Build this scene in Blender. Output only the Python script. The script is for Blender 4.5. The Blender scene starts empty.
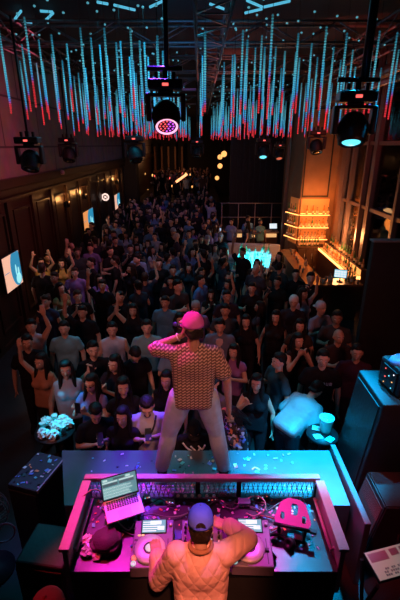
import bpy, bmesh, math, random
from mathutils import Vector, Matrix, Euler, Quaternion
V = Vector
R = math.radians
PI = math.pi
random.seed(11)
sc = bpy.context.scene
col = sc.collection

# ------------------------------------------------------------------ camera
PITCH = R(21.2)
CAMZ = 4.45
F = 400.0
cam = bpy.data.cameras.new('camera')
cam.sensor_width = 36
cam.lens = 24
cam.clip_start = 0.05
cam.clip_end = 400
camo = bpy.data.objects.new('camera', cam)
col.objects.link(camo)
camo.location = (0, 0, CAMZ)
camo.rotation_euler = (PI/2 - PITCH, 0, 0)
sc.camera = camo
sc.view_settings.view_transform = 'Standard'
sc.view_settings.look = 'None'
sc.view_settings.gamma = 1
sc.view_settings.exposure = 0
SP, CP = math.sin(PITCH), math.cos(PITCH)


def ray(px, py):
    a, b = (px-200)/F, (py-300)/F
    return V((a, CP - b*SP, -SP - b*CP))


def at_h(px, py, z):
    d = ray(px, py)
    t = (z-CAMZ)/d.z
    return V((0, 0, CAMZ)) + d*t


def at_d(px, py, y):
    d = ray(px, py)
    return V((0, 0, CAMZ)) + d*(y/d.y)


# ------------------------------------------------------------------ materials
def mat(name, color=(.5, .5, .5), rough=.6, metal=0, emit=None, strength=1, trans=0, alpha=1, spec=.5, sample=True, bump=0, bscale=40, vary=0):
    m = bpy.data.materials.new(name)
    m.use_nodes = True
    nt = m.node_tree
    b = nt.nodes['Principled BSDF']
    b.inputs['Base Color'].default_value = (*color, 1)
    b.inputs['Roughness'].default_value = rough
    b.inputs['Metallic'].default_value = metal
    b.inputs['Specular IOR Level'].default_value = spec
    if trans:
        b.inputs['Transmission Weight'].default_value = trans
    if emit:
        b.inputs['Emission Color'].default_value = (*emit, 1)
        b.inputs['Emission Strength'].default_value = strength
        if not sample:
            m.cycles.emission_sampling = 'NONE'
    if bump or vary:
        tc = nt.nodes.new('ShaderNodeTexCoord')
        n = nt.nodes.new('ShaderNodeTexNoise')
        n.inputs['Scale'].default_value = bscale
        n.inputs['Detail'].default_value = 4
        nt.links.new(tc.outputs['Object'], n.inputs['Vector'])
        if bump:
            bp = nt.nodes.new('ShaderNodeBump')
            bp.inputs['Strength'].default_value = bump
            bp.inputs['Distance'].default_value = .02
            nt.links.new(n.outputs['Fac'], bp.inputs['Height'])
            nt.links.new(bp.outputs['Normal'], b.inputs['Normal'])
        if vary:
            mx = nt.nodes.new('ShaderNodeMix')
            mx.data_type = 'RGBA'
            mx.inputs[6].default_value = (*[c*(1-vary) for c in color], 1)
            mx.inputs[7].default_value = (*[min(1, c*(1+vary)) for c in color], 1)
            nt.links.new(n.outputs['Fac'], mx.inputs[0])
            nt.links.new(mx.outputs[2], b.inputs['Base Color'])
    return m


def objcol_mat(name, rough=.7, mul=1.0, bump=0, bscale=30, spec=.4):
    m = bpy.data.materials.new(name)
    m.use_nodes = True
    nt = m.node_tree
    b = nt.nodes['Principled BSDF']
    oi = nt.nodes.new('ShaderNodeObjectInfo')
    tc = nt.nodes.new('ShaderNodeTexCoord')
    n = nt.nodes.new('ShaderNodeTexNoise')
    n.inputs['Scale'].default_value = bscale
    nt.links.new(tc.outputs['Object'], n.inputs['Vector'])
    mr = nt.nodes.new('ShaderNodeMapRange')
    mr.inputs[3].default_value = .82*mul
    mr.inputs[4].default_value = 1.18*mul
    nt.links.new(n.outputs['Fac'], mr.inputs[0])
    mx = nt.nodes.new('ShaderNodeVectorMath')
    mx.operation = 'SCALE'
    nt.links.new(oi.outputs['Color'], mx.inputs[0])
    nt.links.new(mr.outputs[0], mx.inputs['Scale'])
    nt.links.new(mx.outputs[0], b.inputs['Base Color'])
    b.inputs['Roughness'].default_value = rough
    b.inputs['Specular IOR Level'].default_value = spec
    if bump:
        bp = nt.nodes.new('ShaderNodeBump')
        bp.inputs['Strength'].default_value = bump
        bp.inputs['Distance'].default_value = .015
        nt.links.new(n.outputs['Fac'], bp.inputs['Height'])
        nt.links.new(bp.outputs['Normal'], b.inputs['Normal'])
    return m


M = {}
M['skin'] = objcol_mat('skin', .5, 1, 0, 60)
M['lips'] = objcol_mat('lips', .45, .6)
M['cloth'] = objcol_mat('cloth', .9, 1, .5, 9, .08)
M['hair'] = objcol_mat('hair', .5, 1, .6, 45, .2)
M['eye'] = mat('eye_white', (.7, .68, .65), .3)
M['dark'] = mat('eye_dark', (.012, .009, .008), .3)
M['black'] = mat('black_plastic', (.012, .012, .014), .45, vary=.3, bscale=20)
M['blackmatte'] = mat('black_paint', (.016, .015, .016), .75, vary=.35, bscale=8)
M['blackmetal'] = mat('black_metal', (.02, .02, .022), .35, .6, vary=.2)
M['rubber'] = mat('rubber', (.01, .01, .011), .7)
M['steel'] = mat('truss_metal', (.22, .22, .23), .38, .8, vary=.2, bscale=15)
M['alu'] = mat('aluminium', (.62, .62, .64), .38, .25, vary=.08)
M['white'] = mat('white_plastic', (.75, .75, .74), .45, vary=.05)
M['pale'] = mat('pale_panel', (.62, .64, .58), .5, emit=(.62, .68, .55), strength=.18, vary=.05)
M['paper'] = mat('tissue_paper', (.8, .8, .78), .8, bump=.4, bscale=30)


def mesh_obj(name, bm, m, parent=None, smooth=False, loc=None):
    me = bpy.data.meshes.new(name)
    bm.to_mesh(me)
    bm.free()
    for x in (m if isinstance(m, (list, tuple)) else [m]):
        me.materials.append(x)
    if smooth:
        for p in me.polygons:
            p.use_smooth = True
    return link(name, me, parent, loc)


def link(name, me, parent=None, loc=None):
    o = bpy.data.objects.new(name, me)
    col.objects.link(o)
    if parent is not None:
        o.parent = parent
    if loc is not None:
        o.location = loc
    return o


def empty(name, loc=(0, 0, 0), rz=0):
    o = bpy.data.objects.new(name, None)
    col.objects.link(o)
    o.location = loc
    o.rotation_euler = (0, 0, rz)
    return o


def tag(o, label, cat, group=None, kind=None):
    o['label'] = label
    o['category'] = cat
    if group:
        o['group'] = group
    if kind:
        o['kind'] = kind
    return o


def struct(o, label=None):
    o['kind'] = 'structure'
    if label:
        o['label'] = label
    return o


KIDS = {}


def copy_tree(o, parent=None):
    c = o.copy()
    col.objects.link(c)
    if parent is not None:
        c.parent = parent
    for ch in [x for x in o.children]:
        copy_tree(ch, c)
    return c


# ---- bmesh adders
def box(bm, x0, x1, y0, y1, z0, z1, mi=0, mtx=None):
    vs = [bm.verts.new(V(p)) for p in ((x0, y0, z0), (x1, y0, z0), (x1, y1, z0), (x0, y1, z0), (x0, y0, z1), (x1, y0, z1), (x1, y1, z1), (x0, y1, z1))]
    if mtx is not None:
        for v in vs:
            v.co = mtx @ v.co
    for f in ((0, 3, 2, 1), (4, 5, 6, 7), (0, 1, 5, 4), (1, 2, 6, 5), (2, 3, 7, 6), (3, 0, 4, 7)):
        fa = bm.faces.new([vs[i] for i in f])
        fa.material_index = mi
    return vs


def bbox(bm, x0, x1, y0, y1, z0, z1, r=.01, mi=0, mtx=None, seg=2):
    """bevelled box"""
    b2 = bmesh.new()
    box(b2, x0, x1, y0, y1, z0, z1, mi)
    bmesh.ops.bevel(b2, geom=b2.edges[:], offset=r, segments=seg, affect='EDGES', profile=.5)
    merge(bm, b2, mtx, mi)


def merge(bm, b2, mtx=None, mi=None):
    mp = {}
    for v in b2.verts:
        mp[v] = bm.verts.new(mtx @ v.co if mtx is not None else v.co)
    for f in b2.faces:
        try:
            nf = bm.faces.new([mp[v] for v in f.verts])
            nf.material_index = f.material_index if mi is None else mi
            nf.smooth = f.smooth
        except ValueError:
            pass
    b2.free()


def frame_of(d):
    d = V(d).normalized()
    u = d.cross(V((0, 0, 1)))
    if u.length < 1e-4:
        u = V((1, 0, 0))
    u.normalize()
    return u, d.cross(u).normalized()


def cyl(bm, p0, p1, r0, r1=None, n=10, mi=0, cap=True):
    p0, p1 = V(p0), V(p1)
    r1 = r0 if r1 is None else r1
    u, w = frame_of(p1-p0)
    a = [bm.verts.new(p0+(u*math.cos(2*PI*i/n)+w*math.sin(2*PI*i/n))*r0) for i in range(n)]
    b = [bm.verts.new(p1+(u*math.cos(2*PI*i/n)+w*math.sin(2*PI*i/n))*r1) for i in range(n)]
    for i in range(n):
        f = bm.faces.new((a[i], a[(i+1) % n], b[(i+1) % n], b[i]))
        f.material_index = mi
        f.smooth = True
    if cap:
        for ring in (a[::-1], b):
            f = bm.faces.new(ring)
            f.material_index = mi


def lathe(bm, prof, n=16, mi=0, mtx=None):
    """prof: list of (r, z)"""
    rings = []
    for r, z in prof:
        if r < 1e-5:
            v = bm.verts.new((0, 0, z))
            rings.append([v])
        else:
            rings.append([bm.verts.new((r*math.cos(2*PI*i/n), r*math.sin(2*PI*i/n), z)) for i in range(n)])
    for a, b in zip(rings, rings[1:]):
        for i in range(n):
            q = [a[i % len(a)], a[(i+1) % len(a)], b[(i+1) % len(b)], b[i % len(b)]]
            u = []
            for x in q:
                if x not in u:
                    u.append(x)
            if len(u) > 2:
                f = bm.faces.new(u)
                f.material_index = mi
                f.smooth = True
    if mtx is not None:
        for rg in rings:
            for v in rg:
                v.co = mtx @ v.co


def tube(bm, pts, r, n=8, mi=0, closed=False):
    pts = [V(p) for p in pts]
    k = len(pts)
    rings = []
    nrm = None
    for i, p in enumerate(pts):
        if closed:
            d = pts[(i+1) % k]-pts[i-1]
        else:
            d = pts[min(i+1, k-1)]-pts[max(i-1, 0)]
        d.normalize()
        if nrm is None:
            nrm = frame_of(d)[0]
        nrm = (nrm-d*nrm.dot(d)).normalized()
        w = d.cross(nrm)
        rings.append([bm.verts.new(p+(nrm*math.cos(2*PI*j/n)+w*math.sin(2*PI*j/n))*r) for j in range(n)])
    rng = range(k) if closed else range(k-1)
    for i in rng:
        a, b = rings[i], rings[(i+1) % k]
        for j in range(n):
            f = bm.faces.new((a[j], a[(j+1) % n], b[(j+1) % n], b[j]))
            f.smooth = True
            f.material_index = mi
    if not closed:
        bm.faces.new(rings[0][::-1]).material_index = mi
        bm.faces.new(rings[-1]).material_index = mi


def spline(pts, n=8):
    pts = [V(p) for p in pts]
    out = []
    for i in range(len(pts)-1):
        p0, p1, p2, p3 = pts[max(i-1, 0)], pts[i], pts[i+1], pts[min(i+2, len(pts)-1)]
        for j in range(n):
            t = j/n
            out.append(.5*((2*p1)+(p2-p0)*t+(2*p0-5*p1+4*p2-p3)*t*t+(3*p1-p0-3*p2+p3)*t**3))
    out.append(pts[-1])
    return out


def prism(bm, pts, z0, z1, mi=0):
    a = [bm.verts.new((p[0], p[1], z0)) for p in pts]
    b = [bm.verts.new((p[0], p[1], z1)) for p in pts]
    n = len(pts)
    bm.faces.new(a[::-1]).material_index = mi
    bm.faces.new(b).material_index = mi
    for i in range(n):
        bm.faces.new((a[i], a[(i+1) % n], b[(i+1) % n], b[i])).material_index = mi


def ball(bm, c, r, mi=0, sub=2, mtx=None):
    b2 = bmesh.new()
    bmesh.ops.create_icosphere(b2, subdivisions=sub, radius=1)
    rr = r if isinstance(r, (tuple, list)) else (r, r, r)
    for v in b2.verts:
        v.co = V((v.co.x*rr[0], v.co.y*rr[1], v.co.z*rr[2]))
    for f in b2.faces:
        f.smooth = True
    t = Matrix.Translation(V(c))
    if mtx is not None:
        t = t @ mtx
    merge(bm, b2, t, mi)


def spot(name, loc, target, color, energy, size=40, blend=.5, radius=.08):
    l = bpy.data.lights.new(name, 'SPOT')
    l.color = color
    l.energy = energy
    l.spot_size = R(size)
    l.spot_blend = blend
    l.shadow_soft_size = radius
    o = bpy.data.objects.new(name, l)
    col.objects.link(o)
    o.location = loc
    o.rotation_euler = (V(target)-V(loc)).to_track_quat('-Z', 'Y').to_euler()
    return o


def area(name, loc, target, color, energy, sx=1, sy=1, spread=180):
    l = bpy.data.lights.new(name, 'AREA')
    l.shape = 'RECTANGLE'
    l.size = sx
    l.size_y = sy
    l.color = color
    l.energy = energy
    l.spread = R(spread)
    o = bpy.data.objects.new(name, l)
    col.objects.link(o)
    o.location = loc
    o.rotation_euler = (V(target)-V(loc)).to_track_quat('-Z', 'Y').to_euler()
    return o


def point(name, loc, color, energy, radius=.1):
    l = bpy.data.lights.new(name, 'POINT')
    l.color = color
    l.energy = energy
    l.shadow_soft_size = radius
    o = bpy.data.objects.new(name, l)
    col.objects.link(o)
    o.location = loc
    return o


# world
w = bpy.data.worlds.new('night')
sc.world = w
w.use_nodes = True
w.node_tree.nodes['Background'].inputs['Color'].default_value = (.004, .003, .005, 1)
w.node_tree.nodes['Background'].inputs['Strength'].default_value = .25

# ================================================================== ROOM
XL, XR, YB, HC = -4.5, 4.9, 40.0, 6.8


def wood_mat():
    m = bpy.data.materials.new('dark_wood')
    m.use_nodes = True
    nt = m.node_tree
    b = nt.nodes['Principled BSDF']
    tc = nt.nodes.new('ShaderNodeTexCoord')
    mp = nt.nodes.new('ShaderNodeMapping')
    mp.inputs['Scale'].default_value = (4, 4, .5)
    n = nt.nodes.new('ShaderNodeTexNoise')
    n.inputs['Scale'].default_value = 5
    n.inputs['Detail'].default_value = 6
    cr = nt.nodes.new('ShaderNodeValToRGB')
    cr.color_ramp.elements[0].color = (.024, .012, .007, 1)
    cr.color_ramp.elements[1].color = (.06, .03, .015, 1)
    nt.links.new(tc.outputs['Object'], mp.inputs[0])
    nt.links.new(mp.outputs[0], n.inputs['Vector'])
    nt.links.new(n.outputs['Fac'], cr.inputs[0])
    nt.links.new(cr.outputs[0], b.inputs['Base Color'])
    b.inputs['Roughness'].default_value = .4
    return m


def concrete_mat():
    m = bpy.data.materials.new('concrete_blocks')
    m.use_nodes = True
    nt = m.node_tree
    b = nt.nodes['Principled BSDF']
    tc = nt.nodes.new('ShaderNodeTexCoord')
    mp = nt.nodes.new('ShaderNodeMapping')
    mp.inputs['Rotation'].default_value = (R(90), 0, R(90))
    br = nt.nodes.new('ShaderNodeTexBrick')
    br.inputs['Scale'].default_value = 1
    br.inputs['Brick Width'].default_value = 2.2
    br.inputs['Row Height'].default_value = 1.1
    br.inputs['Mortar Size'].default_value = .025
    br.inputs['Color1'].default_value = (.42, .33, .33, 1)
    br.inputs['Color2'].default_value = (.33, .27, .28, 1)
    br.inputs['Mortar'].default_value = (.12, .09, .1, 1)
    sep = nt.nodes.new('ShaderNodeSeparateXYZ')
    cmb = nt.nodes.new('ShaderNodeCombineXYZ')
    nt.links.new(tc.outputs['Object'], sep.inputs[0])
    nt.links.new(sep.outputs['Y'], cmb.inputs['X'])
    nt.links.new(sep.outputs['Z'], cmb.inputs['Y'])
    nt.links.new(cmb.outputs[0], br.inputs['Vector'])
    n = nt.nodes.new('ShaderNodeTexNoise')
    n.inputs['Scale'].default_value = 2.5
    n.inputs['Detail'].default_value = 8
    nt.links.new(tc.outputs['Object'], n.inputs['Vector'])
    mx = nt.nodes.new('ShaderNodeMix')
    mx.data_type = 'RGBA'
    mx.blend_type = 'MULTIPLY'
    mx.inputs[0].default_value = .8
    nt.links.new(br.outputs['Color'], mx.inputs[6])
    nt.links.new(n.outputs['Color'], mx.inputs[7])
    nt.links.new(mx.outputs[2], b.inputs['Base Color'])
    b.inputs['Roughness'].default_value = .85
    return m


M['wood'] = wood_mat()
M['concrete'] = concrete_mat()
M['floor'] = mat('dark_floor', (.03, .026, .028), .35, vary=.4, bscale=3)
M['ceil'] = mat('black_ceiling', (.012, .011, .012), .85, vary=.3, bscale=2)
M['wallblack'] = mat('black_wall', (.014, .012, .012), .7, vary=.3, bscale=2)
M['brown'] = mat('brown_plaster', (.22, .115, .06), .6, vary=.3, bscale=3)
M['frame'] = mat('window_metal', (.2, .14, .12), .45, .2, vary=.15)

bm = bmesh.new()
box(bm, XL-.2, XR+.2, -1, YB+.2, -.15, 0)
struct(mesh_obj('floor', bm, M['floor']))
bm = bmesh.new()
box(bm, XL-.2, XR+.2, -1, YB+.2, HC, HC+.15)
struct(mesh_obj('ceiling', bm, M['ceil']))
bm = bmesh.new()
box(bm, XL-.2, XR+.2, YB, YB+.2, 0, HC)
struct(mesh_obj('wall_back', bm, M['wallblack']))

# left wall: wood panelling below, block work above
bm = bmesh.new()
box(bm, XL-.2, XL, -1, YB, 3.72, HC, 1)
box(bm, XL-.2, XL, -1, YB, 0, 3.72, 0)
struct(mesh_obj('wall_left', bm, [M['wood'], M['concrete']]))
bm = bmesh.new()
box(bm, XL+.0, XL+.16, -1, YB, 3.52, 3.72)
box(bm, XL+.0, XL+.10, -1, YB, 3.38, 3.5)
box(bm, XL+.0, XL+.06, -1, YB, 3.22, 3.3)
struct(mesh_obj('trim_1', bm, M['wood']))
bm = bmesh.new()          # stiles between the tall panels
y = 5.0
while y < 26:
    box(bm, XL, XL+.07, y, y+.22, .12, 3.22)
    box(bm, XL, XL+.05, y+.34, y+.40, .4, 3.0)
    box(bm, XL, XL+.05, y+1.28, y+1.34, .4, 3.0)
    box(bm, XL, XL+.05, y+.40, y+1.28, 2.94, 3.0)
    box(bm, XL, XL+.05, y+.40, y+1.28, .4, .46)
    y += 1.45
struct(mesh_obj('trim_2', bm, M['wood']))
bm = bmesh.new()
box(bm, XL, XL+.05, -1, YB, 0, .12)
struct(mesh_obj('baseboard_left', bm, M['wood']))
bm = bmesh.new()          # dark piers along the left side towards the back
box(bm, XL, XL+.75, 24.6, 25.6, 0, HC)
struct(mesh_obj('pillar_left', bm, M['wallblack']))

# black wall section behind the railing
bm = bmesh.new()
box(bm, 1.45, 4.0, 20.0, 20.3, 0, HC)
for k in range(9):
    box(bm, 1.5+k*.27, 1.62+k*.27, 19.93, 20.0, 0, HC)
struct(mesh_obj('wall_inner', bm, M['wallblack']))

# right wall + bar pillar
bm = bmesh.new()
box(bm, XR, XR+.2, 14.3, YB, 0, HC)
box(bm, XR, XR+.2, -1, 8.6, 0, HC)
box(bm, XR, XR+.2, 8.6, 14.3, 0, .95)
struct(mesh_obj('wall_right', bm, M['brown']))
bm = bmesh.new()
prism(bm, [(3.66, 14.95), (4.9, 14.95), (4.9, 16.4), (3.5, 16.4), (3.5, 15.65)], 0, HC)
struct(mesh_obj('pillar_bar', bm, M['brown']))
bm = bmesh.new()      # recessed panel frame on the pillar front
for a in ((3.7, 3.74, 2.72, 5.6), (4.62, 4.66, 2.72, 5.6)):
    box(bm, a[0], a[1], 14.92, 14.95, a[2], a[3])
box(bm, 3.7, 4.66, 14.92, 14.95, 2.68, 2.73)
box(bm, 3.7, 4.66, 14.92, 14.95, 5.58, 5.63)
struct(mesh_obj('trim_3', bm, M['blackmatte']))
bm = bmesh.new()      # pale posts left of the pillar
cyl(bm, (3.58, 16.6, 0), (3.58, 16.6, HC), .09, n=12)
struct(mesh_obj('column_1', bm, M['frame']))
bm = bmesh.new()
box(bm, 3.35, 3.47, 16.3, 16.45, 0, 6.0)
struct(mesh_obj('column_2', bm, M['frame']))

# window wall, right: mullions and transoms, one glass pane per bay
ys = [8.75, 10.05, 11.75, 12.25, 13.35, 14.25]
glass = bpy.data.materials.new('window_glass')
glass.use_nodes = True
nt = glass.node_tree
nt.nodes.remove(nt.nodes['Principled BSDF'])
tr = nt.nodes.new('ShaderNodeBsdfTransparent')
tr.inputs[0].default_value = (.8, .82, .85, 1)
gl = nt.nodes.new('ShaderNodeBsdfGlossy')
gl.inputs['Roughness'].default_value = .03
fr = nt.nodes.new('ShaderNodeFresnel')
fr.inputs[0].default_value = 1.5
mx = nt.nodes.new('ShaderNodeMixShader')
nt.links.new(fr.outputs[0], mx.inputs[0])
nt.links.new(tr.outputs[0], mx.inputs[1])
nt.links.new(gl.outputs[0], mx.inputs[2])
nt.links.new(mx.outputs[0], nt.nodes['Material Output'].inputs[0])
M['glass'] = glass
wid = {8.75: .1, 10.05: .1, 11.75: .2, 12.25: .08, 13.35: .13, 14.25: .38}
for i, (a, b) in enumerate(zip(ys, ys[1:])):
    bm = bmesh.new()
    box(bm, XR-.12, XR+.12, b-wid[b], b+.02, .95, HC)
    for z in (2.68, 4.44):
        box(bm, XR-.08, XR+.08, a, b-wid[b], z, z+.1)
    if i == 0:
        box(bm, XR-.12, XR+.12, a-.1, a, .95, HC)
    fo = struct(mesh_obj('window_%d' % (i+1), bm, M['frame']))
    bm = bmesh.new()
    box(bm, XR+.0, XR+.012, a, b-wid[b], .95, HC)
    mesh_obj('pane', bm, glass, fo)

# distant night buildings beyond the glass
cm = bpy.data.materials.new('city_windows')
cm.use_nodes = True
nt = cm.node_tree
b = nt.nodes['Principled BSDF']
b.inputs['Base Color'].default_value = (.02, .02, .025, 1)
tc = nt.nodes.new('ShaderNodeTexCoord')
mpn = nt.nodes.new('ShaderNodeVectorMath')
mpn.operation = 'SCALE'
mpn.inputs['Scale'].default_value = 1.5
vo = nt.nodes.new('ShaderNodeTexVoronoi')
vo.inputs['Scale'].default_value = 1.0
vo.inputs['Randomness'].default_value = .25
cr = nt.nodes.new('ShaderNodeValToRGB')
cr.color_ramp.elements[0].position = .12
cr.color_ramp.elements[0].color = (1, 1, 1, 1)
cr.color_ramp.elements[1].position = .18
cr.color_ramp.elements[1].color = (0, 0, 0, 1)
wn = nt.nodes.new('ShaderNodeSeparateColor')
gt = nt.nodes.new('ShaderNodeMath')
gt.operation = 'GREATER_THAN'
gt.inputs[1].default_value = .8
mul = nt.nodes.new('ShaderNodeMath')
mul.operation = 'MULTIPLY'
nt.links.new(tc.outputs['Object'], mpn.inputs[0])
nt.links.new(mpn.outputs[0], vo.inputs['Vector'])
nt.links.new(vo.outputs['Distance'], cr.inputs[0])
nt.links.new(vo.outputs['Color'], wn.inputs[0])
nt.links.new(wn.outputs[0], gt.inputs[0])
nt.links.new(cr.outputs[0], mul.inputs[0])
nt.links.new(gt.outputs[0], mul.inputs[1])
nt.links.new(mul.outputs[0], b.inputs['Emission Strength'])
b.inputs['Emission Color'].default_value = (1, .62, .3, 1)
cm.cycles.emission_sampling = 'NONE'
for i, (x, y, wx, wy, z) in enumerate(((34, 60, 10, 12, 9), (30, 44, 7, 9, 14), (44, 82, 12, 14, 20))):
    bm = bmesh.new()
    box(bm, x, x+wx, y, y+wy, -20, z)
    tag(mesh_obj('outside_building', bm, cm), ['low lit building far outside the bar windows', 'slim lit tower far outside the windows', 'widest lit building furthest beyond the windows'][i], 'building')

# DJ platform, stage
M['stagetop'] = mat('stage_deck', (.085, .10, .115), .42, vary=.25, bscale=5, bump=.15)
bm = bmesh.new()
box(bm, -2.6, 2.6, .6, 2.84, 0, .5)
box(bm, 1.54, 2.6, 2.84, 3.22, 0, .5)
box(bm, 1.62, 2.6, 3.22, 4.05, 0, .5)
struct(mesh_obj('floor_platform', bm, M['blackmatte']))
STZ = 1.23
bm = bmesh.new()
prism(bm, [(-1.30, 2.86), (1.44, 2.86), (1.46, 3.6), (-1.56, 3.6)], 0, STZ)
st = tag(mesh_obj('stage_riser', bm, M['stagetop']), 'grey stage riser strewn with confetti in front of the booth', 'stage')
bm = bmesh.new()
bbox(bm, 1.47, 1.53, 2.6, 3.62, .5, 1.30, .008)
tag(mesh_obj('stage_side_board', bm, M['stagetop']), 'low board closing the cyan lit end of the stage', 'board')

# raised floor at the back
bm = bmesh.new()
box(bm, -4.4, 1.35, 27.0, YB-.02, 0, .9)
struct(mesh_obj('floor_back', bm, M['floor']))

# ================================================================== PEOPLE
ico_b = bmesh.new()
bmesh.ops.create_icosphere(ico_b, subdivisions=2, radius=1)
ICO = [v.co.copy() for v in ico_b.verts]
ico_b.free()


def hull(bm, spheres):
    b2 = bmesh.new()
    for p, r in spheres:
        p = V(p)
        rr = r if isinstance(r, (tuple, list)) else (r, r, r)
        for c in ICO:
            b2.verts.new(p+V((c.x*rr[0], c.y*rr[1], c.z*rr[2])))
    res = bmesh.ops.convex_hull(b2, input=b2.verts[:], use_existing_faces=False)
    junk = [e for e in set(res['geom_interior']+res['geom_unused']) if isinstance(e, bmesh.types.BMVert)]
    bmesh.ops.delete(b2, geom=junk, context='VERTS')
    merge(bm, b2)


def remesh(bm, voxel, smooth=3):
    me = bpy.data.meshes.new('tmp')
    bm.to_mesh(me)
    bm.free()
    o = bpy.data.objects.new('tmp', me)
    col.objects.link(o)
    md = o.modifiers.new('r', 'REMESH')
    md.mode = 'VOXEL'
    md.voxel_size = voxel
    md.use_smooth_shade = True
    if smooth:
        s = o.modifiers.new('s', 'SMOOTH')
        s.factor = .5
        s.iterations = smooth
    dg = bpy.context.evaluated_depsgraph_get()
    out = bpy.data.meshes.new_from_object(o.evaluated_get(dg))
    bpy.data.objects.remove(o)
    bpy.data.meshes.remove(me)
    out.materials.clear()
    return out


def finger_chain(W, d, n, curl, sc_, thumb=True):
    """hand as hulls: W wrist, d finger direction, n palm normal"""
    d = V(d).normalized()
    n = V(n)
    n = (n-d*n.dot(d)).normalized()
    s = d.cross(n)
    W = V(W)
    out = []
    k = sc_
    out.append([(W+s*.018*k, .017*k), (W-s*.018*k, .017*k), (W+d*.085*k+s*.033*k, .0125*k), (W+d*.085*k-s*.033*k, .0125*k), (W+d*.045*k+s*.03*k+n*.006*k, .016*k)])
    return out, d, n, s


def hand(bm, W, d, n, curl, thumb_side, k=1.0):
    prs, d, n, s = finger_chain(W, d, n, curl, k)
    for h in prs:
        hull(bm, h)
    W = V(W)
    ax = s
    for off, L, cj in ((-.033, .060, 1.1), (-.011, .075, 1.0), (.011, .072, .95), (.033, .064, .85)):
        o = off*(1 if thumb_side > 0 else -1)
        p = W+d*.083*k+s*o*k
        dirv = (d+s*o*1.2).normalized()
        r = .0105*k
        for j, fr_ in enumerate((.45, .32, .26)):
            dirv = (Matrix.Rotation(-curl*cj*(.55 if j == 0 else .75), 3, ax) @ dirv)
            # make sure bend goes toward n
            q = p+dirv*L*fr_*k
            hull(bm, [(p, r), (q, r*.92)])
            p = q
            r *= .93
    t = s*thumb_side
    p = W+d*.025*k+t*.026*k
    dirv = (t*.65+d*.65+n*.35).normalized()
    r = .0125*k
    for L in (.045, .034):
        q = p+dirv*L*k
        hull(bm, [(p, r), (q, r*.9)])
        p = q
        dirv = (dirv+n*.25*min(curl+.3, 1)+d*.25).normalized()
        r *= .9


def rotm(pitch=0, yaw=0, roll=0):
    return Euler((pitch, roll, yaw), 'XYZ').to_matrix()


DEF = dict(
    L=((.255, .03, 1.13), (.27, -.05, .885), (0, -.12, -1), (-1, 0, 0), .45),
    Rr=((-.255, .03, 1.13), (-.27, -.05, .885), (0, -.12, -1), (1, 0, 0), .45),
    lean=0, twist=0, head=(0, 0, 0), g='m', hair='short', sleeve=.55,
    kneeL=(.10, -.02, .50), ankL=(.11, .03, .085), kneeR=(-.10, -.02, .50), ankR=(-.11, .03, .085), hipx=.09,
    feet=(0, 0), voxel=.011, shirt_r=1.0, cap=False, dress=False, shirt_hem=.90, face=True, longsleeve=False)


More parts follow.
